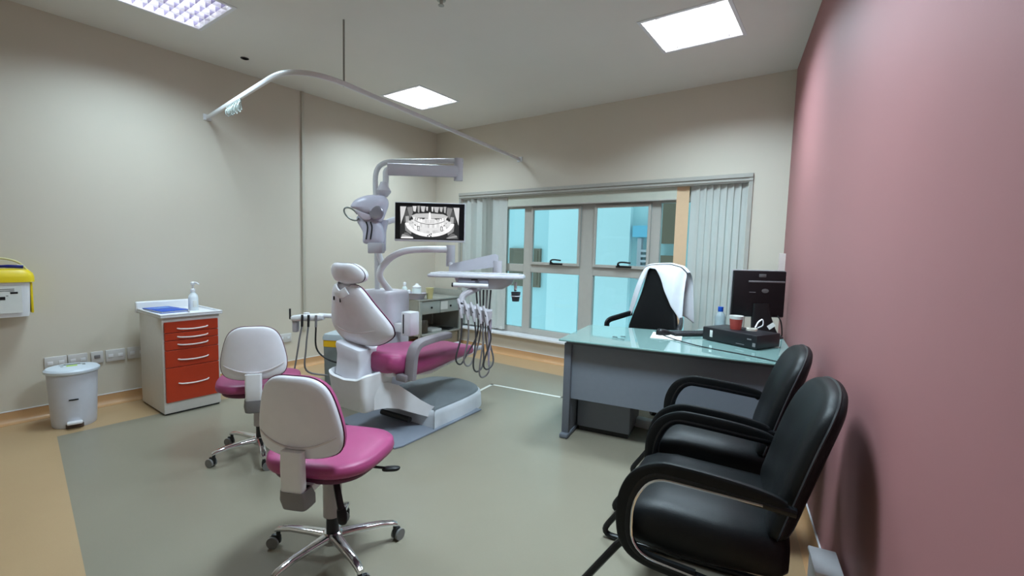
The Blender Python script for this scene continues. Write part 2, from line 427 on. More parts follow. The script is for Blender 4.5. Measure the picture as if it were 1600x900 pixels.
def exterior():
    t = thing('building', 'pale cyan building facade seen through the window', 'building', (0, 8, 0))
    w = MB(); w.box((-7, 0, -6), (6, .3, 9)); w.build('wall', CYAN, t, 0)
    for x0, x1 in ((.02, .72), (.80, 1.72)):
        MB().box((x0, -.12, -6), (x1, 0, 9)).build('pilaster', CYANL, t, 0)
    for x0, x1, z0, z1 in ((-.98, -.20, .62, 1.42),):
        f = MB().box((x0, -.06, z0), (x1, 0, z1)).build('window', OLIVE, t, 0)
        MB().box((x0+.05, -.075, z0+.05), (x1-.05, -.06, z1-.05)).build('pane', mat('dark_glass', rgb(106, 92, 76), .5), f, 0)
    MB().box((1.78, -.15, 1.66), (2.06, 0, 1.86)).build('sign_panel', mat('sign_blue', rgb(120, 188, 214), .5), t, 0)
    MB().box((1.86, -.10, .9), (1.93, 0, 1.64)).build('downpipe', LGREY, t, 0)
    for k in range(6): MB().box((1.96, -.2, .95+.09*k), (2.10, 0, .99+.09*k)).build('louvre', LGREY, t, 0)
    MB().box((2.28, -.2, 1.55), (2.62, 0, 2.25)).build('window', OLIVE, t, 0)
    MB().box((2.30, -.2, .75), (2.60, 0, 1.35)).build('window', OLIVE, t, 0)
    g = MB().box((-8, 5.6, -6.2), (8, 8.0, -6)); struct('trim_6', g, mat('outside_ground', rgb(150, 170, 172), .8))
exterior()

# ---------------------------------------------------------------- curtain rail
def curtain_rail():
    t = thing('curtain_rail', 'white curved curtain rail hung under the ceiling above the dental chair', 'curtain rail')
    z = 2.5
    path = arcfillet([(0.004, 1.832, z), (1.95, 1.60, z), (1.47, 4.762, z)], .42, 12)
    MB().tube(path, 0, 12, flat=(.022, .036)).build('rail', mat('rail_white', rgb(226, 224, 226), .35), t)
    b = MB(); b.box((0, 1.80, 2.475), (.012, 1.865, 2.53), .003); b.build('wall_bracket', WHITE, t)
    b = MB(); b.box((1.435, 4.758, 2.47), (1.51, 4.77, 2.53), .003); b.build('wall_bracket', WHITE, t)
    MB().cyl((1.80, 2.05, 2.515), (1.77, 2.07, 3.0), .007, n=8).build('hanger_rod', mat('hanger_steel', rgb(150, 146, 140), .4, metal=.5), t)
    for k in range(10):                                        # gliders pushed together, loops of clear tape
        x = .60+.035*k+.01*random.random(); y = 1.832-.119*x
        g = MB(); g.box((x-.006, y-.008, 2.465), (x+.006, y+.008, 2.484), .002)
        zz = 2.44-.02*random.random()
        g.tube(catmull([(x, y, 2.468), (x+.012, y-.02, zz+.01), (x+.004, y-.012, zz-.025), (x-.012, y+.014, zz-.02), (x, y, 2.466)], 4), .004, 6)
        g.build('curtain_glider', mat('cloudy_plastic', rgb(190, 200, 196), .3), t)
curtain_rail()

def ceiling_bits():
    s = MB(); s.lathe([(.034, 0), (.034, -.004), (.028, -.006), (.022, -.004), (.018, .03), (.0, .03)], n=18)
    o = s.build('smoke_detector', DARK); o.location = (.398, 1.995, H); tag(o, 'small dark round sensor let into the ceiling near the left wall', 'sensor')
    o = MB().lathe([(.03, 0), (.03, -.005), (.012, -.008), (.009, -.03), (.02, -.034), (.02, -.037), (0, -.037)], n=14).build('sprinkler', STEEL)
    o.location = (2.562, 2.27, H); tag(o, 'small metal sprinkler head on the ceiling at the top edge of the picture', 'sprinkler')
ceiling_bits()

# ---------------------------------------------------------------- wall sockets
def sockets():
    spec = [(.69, .815, 'white blank double wall plate, farthest left, partly behind the bin', 0), (.82, .935, 'white double wall plate directly above the pedal bin lid', 0),
            (.955, 1.03, 'small square white wall plate with a dark rocker between the double plates', 1), (1.045, 1.17, 'white double wall plate right of the small rocker plate', 0),
            (1.185, 1.315, 'white double wall plate nearest the orange drawer trolley', 0), (2.46, 2.60, 'white wall plate behind the suction holder by the conduit', 0)]
    for y0, y1, lab, kind in spec:
        z0, z1 = (.355, .452) if y0 < 2 else (.30, .395)
        t = thing('wall_socket', lab, 'socket', (0, (y0+y1)/2, (z0+z1)/2), 0, 'wall plates along the left wall'); hy, hz = (y1-y0)/2, (z1-z0)/2
        MB().box((0, -hy, -hz), (.012, hy, hz), .004).build('plate', mat('socket_white', rgb(212, 208, 206), .4), t)
        if kind:
            MB().box((.012, -.018, -.006), (.017, .018, .02), .002).build('rocker', GREYP, t)
        else:
            for s in (-1, 1): MB().box((.012, s*hy*.5-.016, -.014), (.015, s*hy*.5+.016, .014), .001).build('cover_flap', WHITE, t)
sockets()

# ---------------------------------------------------------------- sharps container
def sharps():
    t = thing('sharps_container', 'white sharps box with a yellow lid in a wall bracket at the left edge', 'sharps bin', (.02, .50, .795))
    b = MB(); b.loft([[Vector((x*s+.075, y*s2, z)) for x, y in superell(.072, .13, 5, 28)] for z, s, s2 in ((0, .9, .86), (.02, .94, .9), (.25, 1, .96))]); b.build('body', WHITE, t)
    MB().box((.148, -.11, .03), (.150, .075, .22)).build('label', PAPER, t)
    l = MB(); l.box((.149, .02, .165), (.1515, .056, .178), .0); l.box((.149, -.03, .125), (.1515, -.005, .147)); l.box((.149, -.03, .185), (.1515, .04, .188)); l.box((.149, -.03, .197), (.1515, .04, .200)); l.box((.149, .0, .152), (.1515, .01, .155))
    l.build('printed_marks', DARK, t, 0)
    MB().box((.0, .122, .02), (.12, .135, .24), .005).build('bracket', YEL, t)
    y = MB(); y.loft([[Vector((x*s+.075, yy*s2, z)) for x, yy in superell(.085, .148, 4, 32)] for z, s, s2 in ((.245, 1, 1), (.28, 1, 1), (.305, .93, .96), (.33, .72, .82), (.338, .4, .5))]); y.build('lid', YEL, t)
    MB().tube(catmull([(.045, -.10, .325), (.045, -.04, .40), (.045, .02, .405), (.045, .085, .375), (.045, .135, .30)], 5), .007, 8).build('lid_handle', mat('pale_yellow', rgb(214, 206, 150), .4), t)
    p = tag(MB().tube(catmull([(.10, .46, 1.148), (.12, .52, 1.150), (.125, .595, 1.146)], 4), [.010]*4+[.012]*5, 10).build('marker_pen', NAVY), 'dark blue pen lying on the yellow sharps box lid', 'pen')
    MB().cyl((.1235, .565, 1.158), (.1255, .596, 1.156), .0045, n=8).build('pen_clip', PAPER, p)
sharps()

# ---------------------------------------------------------------- pedal bin
def pedal_bin():
    t = thing('pedal_bin', 'white round pedal bin with flat lid beneath the wall plates', 'bin', (.335, .785, 0))
    b = MB(); b.lathe([(.118, 0), (.122, .01), (.124, .03), (.138, .39), (.136, .395)], n=36); b.build('body', mat('bin_white', rgb(206, 206, 214), .4), t)
    l = MB(); l.lathe([(.146, .39), (.152, .398), (.152, .412), (.140, .424), (.10, .430), (0, .432)], n=36); l.build('lid', mat('bin_lid', rgb(212, 220, 230), .4), t)
    a = math.atan2(-.785, 4.5)
    R = Matrix.Rotation(a, 4, 'Z')
    p = MB(); p.box((.118, -.042, .035), (.165, .042, .055), .008, M=R); p.build('pedal', WHITE, t)
    p = MB(); p.box((.095, -.048, .002), (.130, .048, .033), .006, M=R); p.build('pedal_recess', mat('pedal_brown', rgb(88, 74, 66), .7), t)
    p = MB(); p.box((.1315, -.026, .205), (.137, .026, .215), .003, M=R); p.build('latch_slot', DARK, t)
    p = MB()
    for x0, x1, y0, y1, m in ((-.02, .02, -.03, .028, 0),): p.box((x0, y0, .4315), (x1, y1, .4325), M=R)
    p.build('green_sticker', mat('sticker_green', rgb(170, 206, 80), .6), t, 0)
    p = MB(); p.box((-.045, -.07, .4315), (-.037, .07, .4322), M=R); p.box((-.066, -.045, .4312), (-.055, .045, .432), M=R); p.box((-.02, .055, .4315), (0, .072, .432), M=R); p.box((.0, -.06, .4315), (.012, -.045, .432), M=R)
    p.build('printed_marks', mat('print_grey', rgb(96, 96, 80), .7), t, 0)
    s = MB().box((-.151, -.05, .34), (-.122, .05, .42), .006, M=R); s.build('hinge', WHITE, t)
pedal_bin()

# ---------------------------------------------------------------- drawer trolley
def trolley():
    X0, X1, Y0, Y1 = -.34, .0, 0, .40
    t = thing('drawer_trolley', 'white five-drawer trolley with orange fronts standing against the left wall', 'drawer cabinet', (.66, 1.237, 0))
    t2 = X0
    MB().box((X0-.17, Y0, .012), (X1, Y1, .765), .006).build('body', mat('trolley_white', rgb(216, 210, 204), .4), t)
    MB().box((X0-.16, Y0+.01, 0), (X1-.012, Y1-.01, .014)).build('plinth', DARK, t, 0)
    top = MB(); top.box((X0-.185, Y0-.015, .768), (X1+.03, Y1+.015, .785), .006)
    top.box((X1+.01, Y0-.015, .785), (X1+.03, Y1+.015, .797), .004); top.box((X0-.17, Y0-.015, .785), (X1+.01, Y0, .797), .004); top.box((X0-.17, Y1, .785), (X1+.01, Y1+.015, .797), .004)
    top.build('top_tray', WHITE, t)
    r = MB(); r.box((X0-.205, Y0-.02, .755), (X0-.17, Y1+.02, .85), .012, 3); r.build('back_rail', WHITE, t)
    zs = [.735, .648, .588, .512, .375, .10]
    for a, b in zip(zs, zs[1:]):
        d = MB().box((X1+.001, Y0+.012, b+.002), (X1+.018, Y1-.018, a-.0015), .003, 1).build('drawer', RED, t)
        z = a-.055 if a > .7 else a-.033 if a > .55 else a-.075 if a > .4 else a-.13
        y0, y1 = Y0+.095, Y1-.095
        h = MB(); h.tube(catmull([(X1+.016, y0, z), (X1+.036, y0+.025, z-.004), (X1+.044, (y0+y1)/2, z-.008), (X1+.036, y1-.025, z-.004), (X1+.016, y1, z)], 5), .0055, 8)
        h.build('handle', mat('handle_white', rgb(226, 216, 212), .3), d)
    z = .785
    b = thing('soap_bottle', 'clear white pump bottle of sanitiser standing on the drawer trolley', 'bottle', (.45, 1.525, z))
    MB().lathe([(.0, 0), (.034, .0), (.036, .006), (.036, .10), (.032, .125), (.014, .15), (.013, .16)], n=22).build('body', mat('bottle_cloudy', rgb(226, 232, 236), .25), b)
    MB().lathe([(.017, .155), (.017, .178), (.008, .182), (.006, .215), (0, .215)], n=16).build('collar', WHITE, b)
    p = MB(); p.lathe([(.0, .212), (.016, .214), (.016, .232), (.008, .240), (0, .241)], n=14); p.tube(catmull([(0, 0, .230), (.03, .015, .232), (.052, .026, .218)], 4), .006, 8); p.build('pump', WHITE, b)
    MB().box((.030, -.014, .03), (.0375, .014, .085), .002).build('label', PAPER, b)
    bk = thing('book', 'blue folder lying on the drawer trolley top', 'folder', (.36, 1.355, z), .12)
    MB().box((-.16, -.095, 0), (.16, .095, .004), .001).build('back_cover', BLUE, bk)
    MB().box((-.155, -.092, .004), (.155, .09, .014)).build('pages', PAPER, bk, 0)
    MB().box((-.16, -.095, .014), (.16, .095, .019), .001).build('cover', BLUE, bk)
    MB().box((-.09, -.05, .019), (-.06, .06, .0196)).build('label', mat('pale_blue', rgb(140, 180, 220), .6), bk, 0)
    MB().box((.0, -.095, .0192), (.006, .095, .0198)).build('crease', mat('deep_blue', rgb(20, 50, 130), .5), bk, 0)
    o = MB().tube([(.40, 1.51, z+.006), (.48, 1.475, z+.006), (.58, 1.45, z+.006)], .0055, 8).build('dental_mirror', LGREY); tag(o, 'slim grey instrument lying on the trolley beside the blue folder', 'instrument')
    o = MB().tube(catmull([(.44, 1.455, z+.008), (.405, 1.475, z+.010), (.385, 1.49, z+.008), (.36, 1.47, z+.006)], 4), .008, 8).build('tissue_strip', WHITE); tag(o, 'crumpled white strip lying behind the grey instrument on the trolley', 'tissue')
trolley()

# ---------------------------------------------------------------- dental stools
def stool(loc, rz, label, legrot=0.):
    t = thing('dental_stool', label, 'stool', (*loc, 0), rz, 'magenta dental stools')
    # seat
    so = outline([(0, .245), (.14, .225), (.225, .13), (.238, 0), (.215, -.13), (.13, -.205), (0, -.215), (-.13, -.205), (-.215, -.13), (-.238, 0), (-.225, .13), (-.14, .225)], 4)
    MB().pillow(so, .045, .03, lambda u, v, h: Vector((u, v, .475+h+(.10*u*u if h > 0 else 0)-(.35*max(0, v-.08)**2)))).build('seat', MAG, t, 60)
    MB().pillow([(a*.86, b*.86) for a, b in so], .01, .035, lambda u, v, h: Vector((u, v-.01, .448+h))).build('seat_pan', DMAG, t, 60)
    # back: a shell outside, a cushion inside
    bo = outline([(0, .165), (.09, .158), (.15, .115), (.185, .02), (.198, -.07), (.175, -.13), (.10, -.155), (0, -.16), (-.10, -.155), (-.175, -.13), (-.198, -.07), (-.185, .02), (-.15, .115), (-.09, .158)], 4)
    def mp(u, v, h): return Vector((u*.88, -.235+.55*u*u-(.10*v)+h, .705+v))
    MB().pillow(bo, .004, .030, mp, 3).build('backrest_shell', SHELL, t, 60)
    MB().pillow([(a*1.01, b*1.01) for a, b in bo], .045, .0, lambda u, v, h: mp(u, v, h+.004)).build('backrest_cushion', MAG, t, 60)
    MB().pillow([(a*1.02, b*1.02) for a, b in bo], .004, .004, lambda u, v, h: mp(u, v, h+.002), 8).build('edge_seam', DMAG, t, 60)
    # smile-shaped ledge and slot on the shell
    def onshell(u, v, off): 
        p = mp(u, v, 0); p.y -= off; return p
    led = [onshell(x, -.055-.055*(1-(x/.19)**2), .0265-.016*(x/.19)**6) for x in [-.178, -.15, -.1, -.05, 0, .05, .1, .15, .178]]
    MB().tube(catmull(led, 3), 0, 8, flat=(.012, .008)).build('shell_ledge', mat('ledge_plastic', rgb(222, 214, 216), .35), t)  # ledge strip in a pale grey of its own
    MB().tube([onshell(x, -.128, .029) for x in (-.03, 0, .03)], 0, 8, flat=(.006, .006)).build('slot', DARK, t)
    # bracket down from the shell and under the seat
    br = MB(); br.loft([[Vector((x*w, y0+y*d, z)) for x, y in superell(1, 1, 6, 20)] for z, y0, w, d in ((.59, -.262, .044, .018), (.52, -.262, .044, .02), (.43, -.258, .043, .02), (.425, -.255, .042, .02))])
    br.build('back_bracket', WHITE, t)
    bt = MB(); bt.loft([[Vector((x*w, y0+y*d, z)) for x, y in superell(1, 1, 5, 20)] for z, y0, w, d in ((.435, -.245, .050, .036), (.40, -.235, .054, .045), (.36, -.225, .050, .042), (.352, -.225, .04, .03))])
    bt.build('bracket_boot', GREYP, t)
    MB().box((-.045, -.25, .405), (.045, .04, .435), .006).build('support_arm', WHITE, t)
    # mechanism, levers, column
    MB().box((-.075, -.07, .385), (.075, .10, .425), .015).build('mechanism', WHITE, t)
    MB().lathe([(.038, .19), (.039, .385)], n=22).build('column_cover', mat('column_grey', rgb(176, 168, 166), .4), t)
    MB().lathe([(.026, .06), (.026, .195)], n=18).build('gas_spring', DARK, t)
    lv = MB(); lv.tube([(.06, .05, .395), (.15, .075, .385), (.20, .09, .378)], [.006, .006, .006], 8); lv.pillow(superell(.036, .018, 3, 20), .009, .009, lambda u, v, h: Vector((.225+u, .097+v+u*.3, .374+h))); lv.build('lever', DARK, t)
    fl = MB(); fl.tube(catmull([(.035, -.04, .40), (.065, -.07, .345), (.10, -.10, .28)], 4), 0, 10, flat=(.028, .014)); fl.pillow(superell(.022, .036, 3, 20), .010, .010, lambda u, v, h: Vector((.108+u*.8+v*.35, -.108-v*.4+u*.4, .262-v*.75+h))); fl.build('tilt_lever', DARK, t)
    # five-star base
    MB().lathe([(.0, .065), (.040, .068), (.045, .078), (.045, .11), (.034, .118), (0, .118)], n=20).build('hub', CHROME, t)
    for k in range(5):
        a = legrot+2*PI*k/5; R = Matrix.Rotation(a, 4, 'Z')
        pth = [(.035, .098, .050, .032), (.10, .100, .042, .026), (.20, .098, .034, .022), (.262, .088, .030, .020), (.278, .080, .026, .016)]
        rings = [[R @ Vector((x+(0), yy*w/2, z+zz*hh/2)) for yy, zz in superell(1, 1, 3.5, 14)] for x, z, w, hh in pth]
        leg = MB().loft(rings).build('leg', CHROME, t, 50)
        c = MB()
        c.cyl(R @ Vector((.268, 0, .082)), R @ Vector((.268, 0, .05)), .009)
        yaw = a+[.6, 2.2, .2, -1.1, 1.4][k]; Q = Matrix.Translation(R @ Vector((.268, 0, 0))) @ Matrix.Rotation(yaw, 4, 'Z')
        c.box((-.012, -.008, .02), (.03, .008, .06), .006, M=Q)
        ca = c.build('caster', DARK, leg)
        w = MB()
        for s in (-1, 1): w.tube([Q @ Vector((.02, s*.012-.007, .026)), Q @ Vector((.02, s*.012+.007, .026))], .026, 18)
        w.build('wheels', mat('caster_grey', rgb(120, 118, 116), .35), leg)
    return t
stool((3.12, 1.10), math.radians(26), 'nearer magenta dental stool with grey-white back shell in the foreground', math.radians(61-26))
stool((1.862, 1.392), math.radians(58), 'farther magenta dental stool standing beside the orange drawer trolley', math.radians(50-58))

# ---------------------------------------------------------------- dental chair
def dental_chair():
    t = thing('dental_chair', 'magenta dental treatment chair with grey-white back shell', 'dental chair', (2.12, 2.3, 0), math.radians(4))
    # base plate and block
    pl = outline([(-.42, -.28), (.36, -.36), (.43, .0), (.36, .55), (-.40, .55)], 1)
    MB().prism([(-.38, -.25), (.34, -.36), (.36, -.30), (.37, .60), (-.40, .60)], 0, .014, .004).build('base_plate', MATG, t)
    bl = MB(); ol = outline([(-.34, .14), (0, .06), (.325, .045), (.338, .07), (.335, .5), (.27, .74), (.08, .86), (-.15, .86), (-.33, .75), (-.38, .45)], 4)
    bl.loft([[Vector((x*s, .44+(y-.44)*s, z)) for x, y in ol] for z, s in ((.0, 1.0), (.10, .985), (.125, .965), (.137, .93))]); bl.build('base_block', BASEG, t, 50)
    MB().pillow([(x*.925, .44+(y-.44)*.925) for x, y in ol], .05, 0, lambda u, v, h: Vector((u, v, .1365+h)), 2.2).build('base_top_cover', TOPG, t, 60)
    # lift arm from block up under the seat
    la = MB(); la.loft([[Vector((x, y, z)) for x, z in ((-.235, z0), (w, z0), (w, z0*.5+z1*.5), (w, z1), (-.235, z1))] for y, z0, z1, w in ((.30, .05, .125, .30), (.16, .056, .14, .298), (.08, .075, .165, .285), (.0, .112, .225, .245), (-.08, .15, .30, .20), (-.15, .185, .36, .165), (-.24, .21, .40, .135), (-.34, .22, .40, .122))]); la.build('lift_arm', WHITE, t, 45)
    MB().cyl((-.15, -.02, .06), (.15, -.02, .06), .022).build('lift_roller', DARK, t)
    # pedestal under the hinge: a square tub with raised corners
    pd = MB(); po = superell(1, 1, 9, 44); rows = []
    for z, yc, sx, sy, zz in ((.21, -.285, .16, .125, 0), (.225, -.29, .172, .135, .1), (.33, -.30, .18, .14, .5), (.43, -.305, .19, .15, 1), (.44, -.305, .178, .135, 1), (.37, -.30, .16, .11, .2)):
        rows.append([Vector((x*sx-.055, yc+y*sy, z+zz*.045*(abs(x)**3 if y < .5 else .9))) for x, y in po])
    pd.loft(rows); pd.build('pedestal', WHITE, t, 40)
    # curved hinge cover, a block with a hollowed rear face
    hc = MB(); rows = []
    for z, y, w in ((.42, -.40, .132), (.43, -.415, .138), (.50, -.405, .136), (.57, -.400, .136), (.635, -.41, .142), (.655, -.405, .140), (.66, -.39, .13)):
        rows.append([Vector((x*w*.93-.085, y+.085+yy*.085, z-.02*x)) for x, yy in superell(1, 1, 9, 40)])
    hc.loft(rows); hc.build('hinge_cover', mat('hinge_white', rgb(226, 226, 234), .35), t, 40)
    # seat and leg rest, one long cushion
    def seat_rings(dz0, dz1, sx, y0=0.):
        R = []
        for y, w, z, th in ((-.30, .20, .555, .05), (-.285, .245, .55, .075), (-.2, .275, .53, .095), (-.05, .285, .505, .10), (.12, .28, .50, .095), (.30, .255, .50, .08), (.48, .215, .49, .06), (.66, .185, .475, .05), (.74, .17, .468, .045), (.76, .15, .466, .03)):
            R.append([Vector((xx*w*sx, y, z+dz0+zz*(th*dz1)*(1 if zz < 0 else .85)+(.02*abs(xx)**3 if zz > 0 else 0))) for xx, zz in superell(1, 1, 3.2, 24)])
        return R
    MB().loft(seat_rings(0, 1, 1)).build('seat_cushion', MAG, t, 60)
    sb = MB(); R = []
    for y, w, z, hh in ((-.26, .22, .47, .025), (.1, .24, .415, .025), (.4, .20, .43, .02), (.70, .165, .436, .014), (.80, .155, .445, .014)): R.append([Vector((xx*w, y, z+zz*hh)) for xx, zz in superell(1, 1, 4, 20)])
    sb.loft(R); sb.build('seat_frame', WHITE, t, 50)
    fe = MB(); fe.box((-.15, .755, .445), (.15, .90, .472), .012, 3); fe.tube([(.135, .70, .46), (.135, .91, .46)], .020, 10); fe.tube([(-.135, .70, .46), (-.135, .91, .46)], .020, 10); fe.build('foot_bumper', LGREY, t)
    for x in (-.09, .0): MB().cyl((x+.10, .745, .458), (x+.10, .745, .462), .012)
    # back
    bo = outline([(0, .235), (.09, .228), (.135, .19), (.19, .09), (.256, -.03), (.278, -.10), (.258, -.165), (.15, -.235), (0, -.25), (-.15, -.235), (-.265, -.165), (-.285, -.10), (-.258, -.03), (-.19, .09), (-.135, .19), (-.09, .228)], 4)
    def mp(u, v, h): return Vector((u*1.12-.06, -.37-.26*(v+.0)+.75*u*u+h, .885+v*.92))
    MB().pillow(bo, .004, .052, mp, 2.8).build('backrest_shell', SHELL, t, 60)
    MB().pillow([(a*1.02, b*1.015) for a, b in bo], .005, .005, lambda u, v, h: mp(u, v, h+.004), 8).build('edge_seam', mat('chair_seam', rgb(64, 24, 44), .5), t, 60)
    MB().pillow(bo, .028, 0, lambda u, v, h: mp(u, v, h+.006)).build('backrest_cushion', MAG, t, 60)
    led = [mp(x, -.075-.07*(1-(x/.25)**2), -.046+.045*(abs(x)/.252)**5) for x in [-.248, -.21, -.15, -.08, 0, .08, .15, .21, .248]]
    MB().tube(catmull(led, 3), 0, 8, flat=(.014, .010)).build('shell_ledge', mat('ledge_plastic', rgb(222, 214, 216), .35), t)  # same pale grey ledge as on the stools
    for x, z in ((-.10, .115), (-.035, .105)): 
        p = mp(x, z, -.050); MB().box((p.x-.004, p.y-.005, p.z-.014), (p.x+.004, p.y+.005, p.z+.014), .003).build('slot', DARK, t)
    # headrest
    st = mp(.03, .185, -.01)
    MB().tube([st+Vector((0, .0, -.06)), st+Vector((0, -.02, .05)), st+Vector((0, -.03, .09))], 0, 10, flat=(.075, .02), up=(0, 1, 0)).build('headrest_stem', LGREY, t)
    ck = MB(); ck.tube(catmull([st+Vector((-.13, .02, .045)), st+Vector((-.075, -.055, .01)), st+Vector((-.02, -.06, -.025)), st+Vector((.03, -.045, .0))], 4), 0, 10, flat=(.055, .016), up=(0, 1, 0)); ck.build('headrest_lever', WHITE, t)
    ho = outline([(0, .07), (.09, .068), (.15, .03), (.16, -.015), (.12, -.055), (0, -.07), (-.12, -.055), (-.16, -.015), (-.15, .03), (-.09, .068)], 4)
    def mh(u, v, h): return Vector((st.x+u, st.y-.035-.25*v+h-1.2*u*u*0+1.0*u*u, st.z+.115+v))
    MB().pillow(ho, .004, .035, mh, 2.8).build('headrest_shell', SHELL, t, 60)
    MB().pillow([(a*1.02, b*1.03) for a, b in ho], .004, .004, lambda u, v, h: mh(u, v, h+.003), 8).build('headrest_seam', mat('chair_seam', rgb(64, 24, 44), .5), t, 60)
    MB().pillow(ho, .06, 0, lambda u, v, h: mh(u, v, h+.005)).build('headrest_cushion', SHELL, t, 60)
    # armrests
    for s in (1, -1):
        a = MB(); x = .325*s
        a.tube(catmull([(x, -.20, .44), (x, -.19, .53), (x, -.175, .62), (x, -.13, .675), (x, -.03, .692), (x, .10, .698), (x, .20, .70)], 4), 0, 12, flat=(.05, .085), up=(1, 0, 0))
        a.box((min(x, x-.10*s), -.245, .425), (max(x, x-.10*s), -.15, .475), .012); a.build('armrest', mat('armrest_grey', rgb(132, 124, 128), .45), t)
    # foot-control cable loops by the base
    c = MB(); c.tube(catmull([(-.32, -.35, .01), (-.36, -.40, .06), (-.30, -.44, .05), (-.25, -.40, .02), (-.33, -.30, .01)], 5), .006, 6); c.build('cable', DARK, t)
dental_chair()

# ---------------------------------------------------------------- dental unit: column, pole, lamp, monitor, delivery tray, suction holder
def dental_unit():
    t = thing('dental_unit', 'white dental unit with column, lamp, X-ray monitor and instrument tray', 'dental unit', (0, 0, 0))
    # column (a rounded slab turned a little), its top and small side box
    Q = Matrix.Translation((1.42, 2.74, 0)) @ Matrix.Rotation(math.radians(8), 4, 'Z')
    co = MB(); co.loft([[Q @ Vector((x*s, y*s, z)) for x, y in superell(.185, .15, 6, 36)] for z, s in ((.02, 1), (.89, 1.0), (.93, .985), (.955, .94), (.965, .85))]); co.build('column', mat('column_white', rgb(206, 200, 208), .35), t, 50)
    MB().box((-.18, -.13, 0), (.18, .13, .03), M=Q).build('column_foot', GREYP, t, 0)
    MB().box((-.13, -.158, .845), (-.02, -.148, .862), .006, M=Q).build('vent_slot', WHITE, t)
    br_ = MB().box((.17, -.09, .60), (.28, .0, .68), .008, M=Q).build('box_bracket', WHITE, t); bx = MB().box((.275, -.10, .58), (.385, .02, .79), .01, M=Q).build('service_box', WHITE, t); MB().box((.30, -.104, .60), (.31, -.099, .77), M=Q).build('door_gap', DARK, bx, 0)
    # light pole and boom
    PW = mat('pole_white', rgb(206, 204, 206), .35)
    MB().tube(arcfillet([(1.335, 2.715, .90), (1.30, 2.71, 2.135), (1.95, 3.19, 2.165)], .16, 8), .024, 14).build('light_pole', PW, t)
    MB().cyl((1.915, 3.165, 1.985), (1.915, 3.165, 2.185), .042, n=16).build('boom_joint', LGREY, t)
    ba = MB(); A = Vector((1.93, 3.16, 2.065)); B = Vector((1.56, 2.64, 2.035)); ba.tube([A, A.lerp(B, .5), B], 0, 14, flat=(.05, .105)); bo = ba.build('lamp_boom', LGREY, t)
    MB().tube(arcfillet([(1.57, 2.655, 2.04), (1.552, 2.63, 2.02), (1.556, 2.626, 1.83)], .03, 4), .026, 12).build('lamp_drop', PW, t)
    MB().lathe([(.0, -.06), (.035, -.05), (.062, -.015), (.064, .0), (.045, .03), (.026, .075), (0, .08)], (1.562, 2.60, 1.845), 16).build('lamp_joint', LGREY, t)
    # lamp head: hood, reflector body, handles
    V = mat('lamp_shell', rgb(204, 201, 216), .3)
    R = Matrix.Rotation(RZ, 4, 'Z'); L = Matrix.Translation((1.535, 2.47, 1.655)) @ R
    L = Matrix.Translation((1.488, 2.501, 1.689)) @ R @ Matrix.Rotation(-.03, 4, 'Y')
    K = 1/181.
    def px(q): return [((a-576)*K, -(b-325)*K) for a, b in q]
    def flat3(o, hf, hb, y0, p=2.6): 
        m_ = MB(); m_.pillow(o, hf, hb, lambda u, v, h: L @ Vector((u, y0-h, v)), p); return m_
    hood = outline([(-.140, 0), (-.150, .02), (-.108, .07), (-.02, .105), (.08, .11), (.150, .095), (.172, .038), (.150, -.036), (.122, -.098), (.093, -.122), (.036, -.064), (-.03, -.05), (-.085, -.022)], 4)
    flat3(hood, .075, .06, 0).build('lamp_head', V, t, 60)
    body = outline([(-.085, -.06), (-.11, -.10), (-.075, -.17), (-.057, -.215), (-.057, -.298), (.0, -.31), (.07, -.315), (.112, -.295), (.118, -.19), (.09, -.12), (.05, -.06)], 4)
    flat3(body, .05, .05, .02, 3.5).build('lamp_body', V, t, 60)
    flat3(outline([(-.10, -.02), (-.02, -.045), (.03, -.065), (.025, -.10), (-.03, -.105), (-.08, -.06)], 4), .012, .012, -.05).build('lamp_visor', mat('visor_lilac', rgb(196, 186, 196), .25), t, 60)
    flat3([(.085+.062*a, -.045+.062*b) for a, b in superell(1, 1, 2, 24)], .015, .02, -.062).build('lamp_reflector', mat('reflector', (.40, .38, .45), .2, metal=.6), t, 60)
    for x in (-.015, .022): MB().tube(catmull([L @ Vector((x, -.032, -.12)), L @ Vector((x+.012, -.036, -.17)), L @ Vector((x-.004, -.034, -.27))], 4), .006, 6).build('body_groove', DARK, t)
    hn = MB(); hn.tube([L @ Vector((-.143+.060*math.cos(a)-.012*math.sin(a), -.03, -.053+.052*math.sin(a)-.02*math.cos(a))) for a in [.35+2*PI*k/22 for k in range(21)]], .007, 8); hn.build('lamp_handle', mat('handle_grey', rgb(128, 134, 130), .3, metal=.4), t)
    pc = MB(); pc.box((-.012, -.03, -.39), (.115, .06, -.30), .01, M=L); pc.build('lamp_socket', LGREY, t)
    pb = MB(); pb.loft([[L @ Vector((xc+x*w, .06+y*.03, z)) for x, y in superell(1, 1, 4, 18)] for z, w, xc in ((-.37, .04, .08), (-.2, .042, .085), (-.10, .05, .10))]); pb.build('arm_cover', mat('arm_cover_lilac', rgb(186, 182, 196), .35), t)
    # monitor arm and monitor
    MB().tube(catmull([(1.36, 2.745, 1.20), (1.405, 2.66, 1.36), (1.45, 2.66, 1.53), (1.54, 2.72, 1.60), (1.70, 2.81, 1.615), (2.05, 2.74, 1.60), (2.19, 2.63, 1.57)], 5), .026, 12).build('monitor_arm', WHITE, t)
    mc = Vector((2.222, 2.52, 1.557)); dirx = Vector((.81, .585, 0)).normalized()
    Mm = Matrix.Translation(mc) @ Matrix.Rotation(math.atan2(dirx.y, dirx.x), 4, 'Z') @ Matrix.Rotation(-.0, 4, 'X')
    w2, h2 = .272, .150
    mon = MB().box((-w2, -.012, -h2), (w2, .03, h2), .005, M=Mm).build('monitor', mat('monitor_silver', rgb(190, 186, 190), .4), t)
